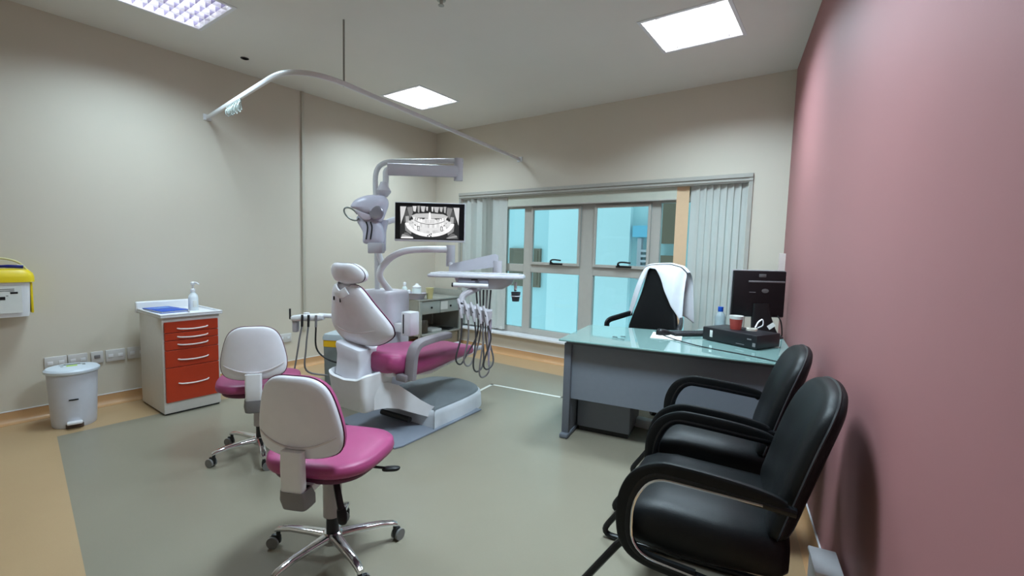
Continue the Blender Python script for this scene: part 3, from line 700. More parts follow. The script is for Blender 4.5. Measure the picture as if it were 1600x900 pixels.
    MB().box((-w2+.006, -.014, -h2+.016), (w2-.004, -.0115, h2-.006), M=Mm).build('screen', mat('screen_black', rgb(8, 8, 16), .25), mon, 0)
    xray(mon, Mm, w2-.012, h2-.013)
    MB().box((-.06, .03, -.06), (.06, .075, .06), .01, M=Mm).build('monitor_mount', WHITE, t)
    # delivery arm
    MB().tube(catmull([(1.53, 2.74, .92), (1.487, 2.62, 1.10), (1.53, 2.67, 1.235), (1.62, 2.742, 1.312), (1.74, 2.835, 1.342), (1.99, 3.01, 1.352)], 6), .03, 14).build('delivery_arm', WHITE, t)
    MB().cyl((1.985, 3.005, 1.20), (1.985, 3.005, 1.39), .04, n=16).build('arm_joint', LGREY, t)
    MB().tube([(1.985, 3.005, 1.22), (2.184, 2.83, 1.20)], .025, 12).build('swing_link', LGREY, t)
    A = Vector((2.19, 2.78, 1.185)); B = Vector((2.53, 3.0, 1.26)); sw = MB()
    up = Vector((0, 0, 1)); side = (B-A).cross(up).normalized()*.035
    rings = []
    for f, lo, hi in ((0, -.025, .03), (.1, -.03, .048), (.5, -.035, .058), (.93, -.04, .07), (1, -.10, .05)):
        c = A.lerp(B, f); rings.append([c-side+up*lo, c+side+up*lo, c+side*.8+up*hi, c-side*.8+up*hi])
    sw.loft(rings); sw.build('spring_arm', mat('spring_arm', rgb(188, 186, 194), .35), t, 25)
    MB().cyl((2.53, 2.99, 1.13), (2.53, 2.99, 1.27), .04, n=16).build('tray_pivot', LGREY, t)
    # tray, in its own frame: x to the right as seen, y away
    T = Matrix.Translation((2.545, 2.72, 1.13)) @ Matrix.Rotation(math.radians(34), 4, 'Z')
    TR = mat('tray_white', rgb(196, 194, 202), .35)
    tp = MB(); tp.prism([(p[0], p[1]) for p in [(-.37, -.06), (-.36, -.14), (-.30, -.17), (.30, -.17), (.36, -.12), (.375, .05), (.33, .16), (-.33, .16)]], .012, .034, .008, M=T)
    tp.build('tray_top', TR, t, 40)
    tr = MB(); pts = [T @ Vector((x, y, .038)) for x, y in ((-.35, -.06), (-.34, -.13), (-.29, -.155), (.29, -.155), (.345, -.11), (.36, .05), (.32, .145), (-.32, .145))]; tr.tube(pts+[pts[0]], .005, 6); tr.build('tray_rim', WHITE, t)
    bd = MB(); bd.loft([[T @ Vector((x, y, z)) for x, y in q] for z, q in ((.012, superell(.235, .14, 4, 28)), (-.03, superell(.215, .13, 4, 28)), (-.07, superell(.15, .11, 4, 28)))], m=0)
    bd.v = [v+T.to_3x3() @ Vector((.06, 0, 0)) for v in bd.v]; bd.build('tray_body', TR, t, 50)
    kp = MB(); kp.box((-.13, -.150, -.022), (.10, -.128, .008), .006, M=T); kp.build('keypad', mat('keypad_grey', rgb(160, 162, 178), .4), t)
    kd = MB(); kd.box((-.03, -.153, -.004), (.02, -.149, .004), M=T); kd.box((.0, -.153, -.014), (.03, -.149, -.010), M=T); kd.build('keypad_marks', DARK, t, 0)
    hb = MB(); hb.tube([T @ Vector((-.16, -.165, -.04)), T @ Vector((.10, -.165, -.042))], .017, 12); hb.build('tray_handle', WHITE, t)
    MB().tube([T @ Vector((-.172, -.165, -.04)), T @ Vector((-.16, -.165, -.04))], .016, 12).build('handle_cap', DARK, t)
    # instrument holder with five handpieces and hanging hoses
    ar = MB(); ar.tube(catmull([T @ Vector((.03, -.08, -.06)), T @ Vector((-.03, -.14, -.085)), T @ Vector((-.085, -.17, -.12)), T @ Vector((-.10, -.19, -.17))], 5), .024, 10); ar.build('holder_arm', LGREY, t)
    hl = MB(); hl.loft([[T @ Vector((x, y, z)) for x, y, z in q] for q in (
        [(-.105, -.16, -.17), (-.105, -.24, -.19), (-.105, -.24, -.235), (-.105, -.16, -.215)], [(.02, -.16, -.19), (.02, -.235, -.21), (.02, -.235, -.27), (.02, -.16, -.25)], [(.10, -.15, -.215), (.10, -.22, -.225), (.10, -.21, -.32), (.10, -.15, -.30)], [(.135, -.16, -.215), (.135, -.20, -.225), (.135, -.20, -.27), (.135, -.16, -.26)])])
    hl.build('instrument_holder', LGREY, t, 30)
    ends = [(-.10, -.63), (-.04, -.64), (.03, -.68), (.075, -.72), (.105, -.66)]
    for k in range(5):
        x = -.095+.047*k; top = -.165-.012*k
        hp = MB(); hp.tube([T @ Vector((x-.02, -.235, top+.03)), T @ Vector((x, -.25, top-.03)), T @ Vector((x+.015, -.255, top-.11))], [.010, .013, .011], 10)
        hp.build('handpiece', LGREY, t)
        MB().tube([T @ Vector((x-.012, -.25, top-.005)), T @ Vector((x+.002, -.262, top-.045))], .005, 6).build('rubber_grip', DARK, t)
        ex, ez = ends[k]
        ho = MB(); ho.tube(catmull([T @ Vector(p) for p in ((x+.015, -.255, top-.10), (x+.01+.008*k, -.25, -.42), (ex-.02, -.24, ez+.05), (ex+.01, -.20, ez), (ex+.045, -.14, ez+.06), (.02+.02*k, -.08, -.4), (.0+.028*k, -.06, -.08))], 7), .0065, 6)
        ho.build('hose', GREYP if k % 2 else mat('hose_dark', rgb(70, 68, 70), .5), t)
    sy = MB(); sy.tube([T @ Vector((.12, -.16, -.29)), T @ Vector((.118, -.16, -.5)), T @ Vector((.115, -.16, -.64))], [.014, .011, .006], 10); sy.build('suction_wand', mat('wand_lilac', rgb(170, 160, 176), .4), t)
    # cup holder at the tray's right end
    ch = MB(); ch.tube([T @ Vector((.30, -.04, -.02)), T @ Vector((.30, -.09, -.075))], .011, 8); ch.build('cup_bracket', WHITE, t)
    cc = MB(); cc.lathe([(.026, -.155), (.036, -.085), (.033, -.085), (.024, -.150)], n=18, M=T @ Matrix.Translation((.305, -.11, 0))); cc.build('waste_cup', mat('dark_cup', rgb(54, 56, 62), .4), t)
    cr = MB(); cr.tube([T @ Vector((.305+.036*math.cos(a), -.11+.036*math.sin(a), -.115)) for a in [2*PI*k/16 for k in range(17)]], .004, 6); cr.build('cup_ring', LGREY, t)
    # suction holder swung out on the far side of the chair
    MB().tube(catmull([(1.42, 2.62, .72), (1.36, 2.40, .745), (1.30, 2.24, .755), (1.24, 2.18, .76)], 4), .02, 10).build('assistant_arm', WHITE, t)
    E0 = Matrix.Translation((1.17, 2.12, .74)) @ Matrix.Rotation(math.radians(33), 4, 'Z')
    hb = MB(); hb.loft([[E0 @ Vector((x, y*w, z0+zz*h)) for y, zz in superell(1, 1, 4, 16)] for x, w, z0, h in ((-.14, .02, -.01, .015), (-.12, .04, -.01, .025), (.0, .045, .0, .03), (.10, .04, .005, .03), (.14, .02, .005, .02))]); hb.build('assistant_holder', WHITE, t, 50)
    MB().box((-.13, -.02, -.13), (-.085, .03, -.02), .01, M=E0).build('holder_clip', LGREY, t)
    MB().lathe([(0, .02), (.022, .022), (.024, .04), (0, .045)], n=14, M=E0 @ Matrix.Translation((-.01, .0, .0))).build('dial', WHITE, t)
    MB().tube([E0 @ Vector((-.155, .0, -.02)), E0 @ Vector((-.155, 0, .07))], .008, 8).build('suction_tip', DARK, t)
    for x, zend, lat in ((-.02, -.70, -.10), (.035, -.45, -.03), (.10, -.35, .10)):
        gp = MB(); gp.tube([E0 @ Vector((x, -.055, .03)), E0 @ Vector((x, -.06, -.07))], .010, 8); gp.build('suction_handpiece', DARK if x < .1 else GREYP, t)
        hs = MB(); hs.tube(catmull([E0 @ Vector((x, -.06, -.06)), E0 @ Vector((x-.01+lat*.2, -.07, -.25)), E0 @ Vector((x+lat, -.04, zend)), E0 @ Vector((x+lat+.12, .1, max(zend-.08, -.71)))], 6), .008, 6); hs.build('suction_hose', GREYP if x < .1 else DARK, t)

def xray(parent, M, W_, H_):
    """panoramic jaw film as flat shapes of grey on the screen, joined in one sheet"""
    vs, fs, cs = [], [], []; lay = [0]
    def poly(pts, g):
        lay[0] += 1; o = len(vs)
        for x, y in pts: vs.append(M @ Vector((x*W_, -.0145-.00002*lay[0], y*H_)))
        fs.append(tuple(range(o, o+len(pts)))); cs.append(g)
    def arc(cx, cy, rx, ry, a0, a1, th, g, n=14):
        for k in range(n):
            a, b = a0+(a1-a0)*k/n, a0+(a1-a0)*(k+1)/n
            poly([(cx+rx*math.cos(a), cy+ry*math.sin(a)), (cx+rx*math.cos(b), cy+ry*math.sin(b)), (cx+(rx+th)*math.cos(b), cy+(ry+th*1.4)*math.sin(b)), (cx+(rx+th)*math.cos(a), cy+(ry+th*1.4)*math.sin(a))], g*(.9+.2*random.random()))
    poly([(-.88, -.93), (.88, -.93), (.88, .88), (-.88, .88)], .10)
    for s in (-1, 1):                                            # rami, skull base, dark airway
        poly([(s*.88, .84), (s*.70, .84), (s*.76, .4), (s*.86, -.15)], .72); poly([(s*.74, .55), (s*.62, .80), (s*.55, .3), (s*.66, -.05), (s*.78, .0)], .22)
        poly([(s*.68, .8), (s*.52, .84), (s*.5, .5), (s*.58, .2)], .4)
        poly([(s*.62, .1), (s*.74, -.1), (s*.72, -.5), (s*.55, -.72), (s*.5, -.3)], .42)
        poly([(s*.72, .3), (s*.62, .32), (s*.6, -.1), (s*.7, -.25)], .55)
    arc(0, -.02, .60, .62, PI*1.02, PI*1.98, .13, .92, 20); arc(0, .1, .52, .56, PI*1.02, PI*1.98, .13, .72, 20)
    poly([(-.55, .34), (-.4, .46), (0, .5), (.4, .46), (.55, .34), (.5, .22), (-.5, .22)], .66)
    poly([(-.56, .1), (-.3, -.4), (0, -.5), (.3, -.4), (.56, .1), (.3, .2), (-.3, .2)], .78)
    for x, y, w, h in ((-.45, .72, .06, .16), (-.33, .7, .04, .2), (-.2, .72, .07, .16), (.2, .7, .08, .16), (.34, .72, .05, .14), (.45, .7, .04, .18), (-.08, .74, .03, .12), (.08, .72, .03, .14)):
        poly([(x-w, y+h), (x+w, y+h), (x+w*.5, y-h), (x-w*.6, y-h*.8)], .35+.45*random.random())
    for x in (-.3, .3): poly([(x-.16, .22), (x+.16, .24), (x+.14, .14), (x-.12, .10)], .05)
    poly([(-.02, .55), (.02, .55), (.05, .0), (-.05, .0)], .9)
    n = 14
    for k in range(n):                                           # upper and lower teeth
        u = (k+.5)/n*2-1; x = u*.50; y = -.06+.16*u*u; w = .03
        g = .7+.28*random.random()
        poly([(x-w, y+.20), (x+w, y+.20), (x+w*.9, y+.0), (x-w*.9, y+.0)], g)
        poly([(x-w*.95, y-.05), (x+w*.95, y-.05), (x+w*.5, y-.27), (x-w*.5, y-.27)], .6+.3*random.random())
    arc(0, .45, .56, .56, PI*1.2, PI*1.8, .018, .03, 16)
    for x in (-.42, .44): poly([(x-.05, -.2), (x+.04, -.24), (x+.05, -.44), (x-.03, -.4)], .95)
    for x in (-.33, .36): poly([(x-.035, -.22), (x+.035, -.24), (x+.03, -.5), (x-.03, -.48)], .2); 
    for x in (-.33, .36): poly([(x-.02, -.26), (x+.02, -.27), (x+.018, -.46), (x-.018, -.45)], .8)
    for s in (-1, 1): poly([(s*.86, -.9), (s*.5, -.9), (s*.66, -.6), (s*.74, -.62)], .3); poly([(s*.8, -.7), (s*.5, -.86), (s*.56, -.9), (s*.84, -.8)], .5)
    for x, y in ((-.05, -.76), (.0, -.70), (.04, -.78), (.05, -.66)): poly([(x-.02, y-.05), (x+.02, y-.04), (x+.015, y+.05), (x-.015, y+.03)], .06)
    poly([(-.85, -.93), (-.48, -.93), (-.50, -.85), (-.83, -.85)], 1.0)
    me = bpy.data.meshes.new('xray_picture'); me.from_pydata([tuple(v) for v in vs], [], fs)
    ca = me.color_attributes.new('grey', 'FLOAT_COLOR', 'CORNER'); i = 0
    for p in me.polygons:
        for _ in p.loop_indices: ca.data[i].color = (cs[p.index],)*3+(1,); i += 1
    m = bpy.data.materials.new('xray_screen'); m.use_nodes = True; nt = m.node_tree; b = nt.nodes['Principled BSDF']
    at = nt.nodes.new('ShaderNodeVertexColor'); at.layer_name = 'grey'
    pw = nt.nodes.new('ShaderNodeGamma'); pw.inputs[1].default_value = 1.8; nt.links.new(at.outputs[0], pw.inputs[0])
    b.inputs['Base Color'].default_value = (.01, .01, .012, 1); b.inputs['Roughness'].default_value = .3
    nt.links.new(pw.outputs[0], b.inputs['Emission Color']); b.inputs['Emission Strength'].default_value = 1.15
    me.materials.append(m); o = bpy.data.objects.new('xray_picture', me); COL.objects.link(o); o.parent = parent
dental_unit()

# ---------------------------------------------------------------- waste bin behind the chair
def waste_bin():
    t = thing('waste_bin', 'tall grey waste bin with a yellow band behind the dental chair', 'bin', (.86, 2.66, 0), math.radians(28))
    MB().loft([[Vector((x*s, y*s, z)) for x, y in superell(.14, .14, 7, 28)] for z, s in ((0, .9), (.01, .93), (.42, 1))]).build('body', mat('bin_grey', rgb(126, 132, 132), .5), t)
    MB().loft([[Vector((x, y, z)) for x, y in superell(.1415, .1415, 7, 28)] for z in (.38, .445)]).build('liner_band', mat('band_yellow', rgb(232, 178, 20), .45), t)
    MB().loft([[Vector((x*s, y*s, z)) for x, y in superell(.146, .146, 7, 28)] for z, s in ((.445, 1), (.47, 1), (.50, .92), (.505, .7))]).build('lid', mat('lid_grey', rgb(176, 186, 192), .45), t)
waste_bin()

# ---------------------------------------------------------------- steel side table and what stands on it
def side_table():
    t = thing('side_table', 'stainless steel instrument table with drawers and low shelf in the corner', 'table', (0, 0, 0))
    x0, x1, y0, y1, zt = .03, .60, 3.93, 4.70, .71
    MB().box((x0, y0, zt-.02), (x1, y1, zt), .004).build('table_top', STEEL, t)
    for x in (x0, x1-.035):
        for y in (y0, y1-.035): MB().box((x, y, 0), (x+.035, y+.035, zt-.02), .004).build('leg', STEEL, t)
    MB().box((x0, y0+.002, .55), (x1-.04, y0+.012, zt-.02)).build('end_panel', STEEL, t, 0)
    for k, (a, b) in enumerate(((y0+.04, y0+.36), (y0+.37, y1-.04))):
        d = MB().box((x1-.03, a, .52), (x1-.008, b, zt-.03), .004).build('drawer', mat('drawer_steel', (.42, .44, .41), .4, metal=.2), t)
        MB().lathe([(.0, 0), (.012, .002), (.014, .015), (0, .022)], n=12, M=Matrix.Translation((x1-.008, (a+b)/2, .60)) @ Matrix.Rotation(PI/2, 4, 'Y')).build('knob', DARK, d)
    n = MB().box((x1-.008, y0+.37, .56), (x1-.006, y0+.50, .665)); n.build('paper_label', PAPER, t, 0)
    MB().box((x0+.01, y0+.01, .24), (x1-.0, y1-.01, .262), .003).build('shelf', STEEL, t)
    MB().box((x0+.01, y1-.02, .262), (x1-.04, y1-.012, zt-.02)).build('rear_panel', mat('rear_steel', (.35, .34, .31), .4, metal=.7), t, 0)
    MB().box((x0, y0, .265), (x0+.01, y1, zt-.02)).build('side_panel', mat('rear_steel', (.35, .34, .31), .4, metal=.7), t, 0)
    MB().box((x0, y1-.004, zt), (x1, y1+.012, zt+.085), .004).build('splash_back', STEEL, t)
    MB().box((.22, y0+.35, .05), (x1-.02, y1-.05, .235), .006).build('lower_box', mat('lower_box', rgb(150, 142, 124), .5), t)
    z = .263
    o = MB().lathe([(0, 0), (.055, 0), (.06, .01), (.06, .16), (.05, .175), (0, .18)], n=20).build('dark_jar', mat('jar_brown', rgb(70, 62, 52), .35)); o.location = (.50, 4.08, z); tag(o, 'dark round jar standing on the low shelf of the steel table', 'jar')
    o = MB().box((-.12, -.09, 0), (.08, .09, .035), .008).build('paper_pack', PAPER); o.location = (.46, 4.29, z); tag(o, 'white paper pack lying on the low shelf of the steel table', 'packet')
    o = MB().box((-.10, -.07, 0), (.09, .07, .02), .004).build('instrument_case', DARK); o.location = (.47, 4.52, z); o.rotation_euler = (0, 0, .3); tag(o, 'flat black case on the low shelf beside the white pack', 'case')
    z = zt
    tr = thing('instrument_tray', 'lilac-grey tray holding bottles at the near end of the steel table', 'tray', (.42, 3.99, z+.045), .35)
    MB().loft([[Vector((x*s, y*s, zz)) for x, y in superell(.17, .11, 4, 28)] for zz, s in ((-.045, .72), (0, .8), (.03, 1.), (.034, 1.02), (.032, .97), (.008, .78))]).build('bowl', mat('tray_lilac', rgb(176, 168, 178), .4), tr)
    zb = z+.054
    b = thing('soap_bottle', 'white pump bottle leftmost on the lilac-grey tray', 'bottle', (.31, 3.93, zb)); 
    MB().lathe([(0, 0), (.032, 0), (.034, .01), (.034, .075), (.02, .10), (.012, .105)], n=18).build('body', mat('bottle_white', rgb(214, 224, 222), .35), b); MB().lathe([(.013, .104), (.018, .108), (.02, .145), (.014, .155), (0, .156)], n=14).build('cap', WHITE, b)
    b = thing('white_jar', 'round white lidded jar in the middle of the lilac-grey tray', 'jar', (.45, 4.01, zb))
    MB().lathe([(0, 0), (.05, 0), (.058, .01), (.058, .075), (.05, .09)], n=22).build('body', mat('bottle_white', rgb(214, 224, 222), .35), b); MB().lathe([(.056, .088), (.056, .105), (.03, .118), (.022, .13), (.018, .142), (0, .144)], n=20).build('lid', WHITE, b)
    o = MB().lathe([(0, 0), (.02, 0), (.022, .01), (.022, .05), (.012, .06), (0, .061)], n=14).build('small_bottle', WHITE); o.location = (.37, 3.95, zb); tag(o, 'small white bottle standing between pump bottle and lidded jar', 'bottle')
    c = MB(); c.lathe([(0, .0), (.034, 0), (.036, .005), (.052, .14), (.054, .143), (.050, .143), (.034, .01), (0, .008)], n=24); o = c.build('paper_cup', mat('cup_yellow', rgb(226, 216, 158), .5)); o.location = (.56, 4.13, z); tag(o, 'pale yellow disposable cup on the steel table', 'cup')
side_table()

# ---------------------------------------------------------------- desk
def desk():
    t = thing('office_desk', 'grey office desk with a pale green glass top beside the pink wall', 'desk', (0, 0, 0))
    top = [(3.235, 2.815), (4.69, 3.085), (4.46, 4.32), (3.93, 4.24), (3.86, 3.92), (3.62, 3.74), (3.10, 3.58)]
    MB().prism(top, .722, .735, .003, 1).build('glass_top', DGLASS, t, 20)
    Q = Matrix.Translation((3.26, 2.90, 0)) @ Matrix.Rotation(math.atan2(.27, 1.455), 4, 'Z')       # x along the front, y to the back
    MB().box((.03, .02, .285), (1.38, .04, .70), .002, 1, M=Q).build('front_panel', DESKG, t)
    fr = MB(); fr.box((0, -.02, .695), (1.38, .02, .718), M=Q); fr.box((0, .60, .695), (.50, .63, .718), M=Q); fr.box((-.005, .0, .695), (.03, .62, .718), M=Q); fr.build('top_frame', mat('frame_grey', rgb(92, 96, 104), .45), t)
    for x in (.02, .70, 1.34): MB().cyl(Q @ Vector((x, .03, .70)), Q @ Vector((x, .03, .724)), .016).build('glass_pad', CHROME, t)
    lg = MB(); lg.box((-.01, .03, .03), (.03, .58, .70), .004, M=Q); lg.build('end_panel', DESKG, t)
    lp = MB(); lp.box((-.02, -.012, .03), (.035, .03, .70), .008, M=Q); lp.box((-.025, -.05, 0), (.04, .62, .035), .012, M=Q); lp.build('leg', mat('leg_grey', rgb(104, 108, 116), .45), t)
    lp = MB(); lp.box((1.33, -.012, .03), (1.375, .03, .70), .008, M=Q); lp.build('leg', mat('leg_grey', rgb(104, 108, 116), .45), t)
    pd = MB().box((.045, .17, .035), (.44, .56, .66), .004, M=Q).build('drawer_pedestal', DESKG, t)
    MB().box((.06, .18, 0), (.43, .55, .036), M=Q).build('pedestal_plinth', DARK, t, 0)
    for k in range(3): MB().box((.06, .561, .06+.2*k), (.425, .575, .245+.2*k), .003, M=Q).build('drawer', DESKG, pd)
    rt = MB(); rt.box((4.02, 4.10, 0), (4.05, 4.24, .70)); rt.box((4.02, 3.95, .685), (4.40, 4.24, .718)); rt.build('return_support', mat('frame_grey', rgb(92, 96, 104), .45), t, 0)
    o = MB().box((3.57, 3.42, 0), (3.95, 3.50, .07), .01, M=None).build('cable_box', WHITE); tag(o, 'low white box on the floor under the desk right of the pedestal', 'cable box')
    z = .7355
    # mouse and mat
    mp = MB().box((-.11, -.14, 0), (.11, .14, .004), .002, M=None).build('mouse_mat', PAPER); mp.location = (3.79, 3.49, z); mp.rotation_euler = (0, 0, .25); tag(mp, 'white mouse mat lying on the glass desk top', 'mouse mat')
    ms = thing('computer_mouse', 'small black mouse on the white mat', 'mouse', (3.75, 3.53, z+.004), -.5)
    MB().pillow(superell(.037, .060, 2.6, 28), .042, 0, lambda u, v, h: Vector((u, v, h*(1-.25*(v/.06))+.001))).build('body', DARK, ms, 60)
    MB().cyl((0, .028, .024), (0, .04, .022), .005).build('scroll_wheel', GREYP, ms)
    cb = MB(); cb.tube(catmull([(3.77, 3.475, z+.008), (3.90, 3.36, z+.007), (4.10, 3.25, z+.004), (4.35, 3.18, z+.004), (4.52, 3.12, z+.004), (4.60, 3.055, z+.004), (4.62, 3.046, z-.04), (4.62, 3.045, .55)], 6), .0035, 6); o = cb.build('mouse_cable', DARK); tag(o, 'thin black cable trailing over the front edge of the glass desk', 'cable')
    # keyboard
    kb = thing('keyboard', 'black keyboard on the desk left of the flat computer case', 'keyboard', (3.93, 3.72, z), math.radians(48))
    MB().box((-.20, -.07, 0), (.20, .07, .018), .004).build('base', DARK, kb)
    for r in range(5):
        for k in range(14): MB().box((-.188+.027*k, -.058+.024*r, .018), (-.165+.027*k, -.038+.024*r, .024), .002, 1).build('key', mat('key_black', rgb(40, 40, 44), .5), kb)
    # reading glasses / clip
    g = MB()
    for s in (-1, 1): g.tube([(3.54+.02*s+.018*math.cos(a), 3.17+.028*s+.018*math.sin(a), z+.008) for a in [2*PI*k/14 for k in range(15)]], .0022, 5)
    g.tube(catmull([(3.51, 3.135, z+.01), (3.56, 3.11, z+.006), (3.61, 3.10, z+.004)], 4), .002, 5)
    o = g.build('spectacles', mat('spectacle_grey', rgb(70, 84, 88), .4)); tag(o, 'thin dark spectacles lying near the front of the glass desk', 'spectacles')
    # flat computer case
    pc = thing('computer_case', 'flat black desktop computer case lying on the glass desk', 'computer', (4.03, 3.565, z), math.atan2(-.20, .45))
    MB().box((0, 0, .004), (.42, .27, .098), .006).build('case', mat('case_black', rgb(24, 25, 30), .4), pc)
    MB().box((.062, -.002, .03), (.084, .001, .080), .001).build('white_sticker', PAPER, pc)
    b = MB(); b.box((.35, -.002, .062), (.38, .001, .07)); b.box((.27, -.0015, .02), (.33, .001, .024)); b.box((.39, -.002, .02), (.41, .001, .045)); b.build('badges', GREYP, pc, 0)
    # monitor seen from behind
    cx = Vector((4.327, 4.012, 0)); dx = Vector((.80, .585, 0)).normalized()
    mo = thing('computer_monitor', 'black computer monitor seen from behind on the desk', 'monitor', (cx.x, cx.y, z), math.atan2(dx.y, dx.x))
    MB().box((-.205, .0, .155), (.205, .03, .515), .008).build('housing', mat('monitor_black', rgb(16, 16, 20), .4), mo)
    MB().box((-.211, .022, .150), (.211, .036, .521), .004).build('bezel', mat('bezel_silver', rgb(170, 168, 170), .4), mo)
    MB().box((-.09, -.006, .425), (.195, .0, .438), .003).build('rear_groove', GREYP, mo)
    MB().box((-.01, -.004, .465), (.045, .001, .49), .002).build('badge', mat('badge_grey', rgb(110, 108, 108), .4), mo)
    MB().lathe([(.027, 0), (.027, .004), (0, .005)], n=20, sy=.62, M=Matrix.Translation((.045, 0, .36)) @ Matrix.Rotation(PI/2, 4, 'X')).build('round_badge', mat('badge_grey', rgb(110, 108, 108), .4), mo)
    MB().box((-.08, -.003, .345), (-.03, .001, .35)).build('vent_mark', GREYP, mo)
    st = MB(); st.loft([[Vector((x*w+o_, y*.022-yy, zz)) for x, y in superell(1, 1, 4, 18)] for zz, w, yy, o_ in ((.01, .11, .01, .06), (.06, .095, .0, .05), (.16, .075, -.005, .03), (.26, .06, -.005, .02))]); st.build('stand', DARK, mo, 50)
    MB().pillow(superell(.14, .10, 3, 28), .016, 0, lambda u, v, h: Vector((u+.05, v, h+.001))).build('stand_foot', DARK, mo, 60)
    MB().tube(catmull([(.15, -.01, .17), (.17, -.03, .12), (.19, -.02, .02), (.2, .02, .006)], 4), .005, 6).build('power_lead', DARK, mo)
    # cup, tape roll, notes
    zc = z+.098
    c = thing('drink_cup', 'red and white cup standing in front of the black monitor', 'cup', (4.245, 3.60, zc))
    MB().lathe([(0, 0), (.036, 0), (.044, .075), (.040, .075), (.033, .006), (0, .005)], n=22).build('cup_body', mat('cup_red', rgb(176, 74, 66), .5), c)
    MB().lathe([(.0445, .075), (.048, .098), (.045, .098), (.042, .073)], n=22).build('cup_rim', PAPER, c)
    o = MB().lathe([(.022, 0), (.036, 0), (.036, .014), (.022, .014), (.022, 0)], n=24); o = o.build('tape_roll', mat('tape_cream', rgb(226, 222, 208), .5)); o.location = (4.345, 3.63, zc); tag(o, 'cream tape roll lying on the flat black computer', 'tape roll')
    o = MB().box((-.028, -.016, -.001), (.028, .016, .001)).build('sticky_note', PAPER); o.matrix_world = Matrix.Translation((4.43, 3.965, .835)) @ Matrix.Rotation(math.atan2(dx.y, dx.x), 4, 'Z') @ Matrix.Rotation(-.6, 4, 'Y') @ Matrix.Rotation(1.35, 4, 'X'); tag(o, 'small white tag stuck on the stand of the black monitor', 'tag')
    o = MB().tube(catmull([(4.355, 3.72, zc+.01), (4.37, 3.74, zc+.05), (4.395, 3.75, zc+.07), (4.40, 3.74, zc+.03), (4.37, 3.72, zc+.008)], 4), 0, 8, flat=(.012, .006)).build('white_clip', WHITE); tag(o, 'white looped clip standing behind the tape roll', 'clip')
    # water bottle at the far end
    b = thing('water_bottle', 'clear plastic bottle with a blue cap at the far end of the desk', 'bottle', (4.02, 4.20, z))
    MB().lathe([(0, .0), (.042, 0), (.044, .01), (.044, .10), (.036, .13), (.016, .155), (.016, .16)], n=20).build('body', mat('bottle_pet', rgb(206, 220, 226), .12, trans=.55), b); MB().lathe([(.021, .150), (.022, .153), (.022, .19), (0, .191)], n=16).build('cap', BLUE, b)
desk()

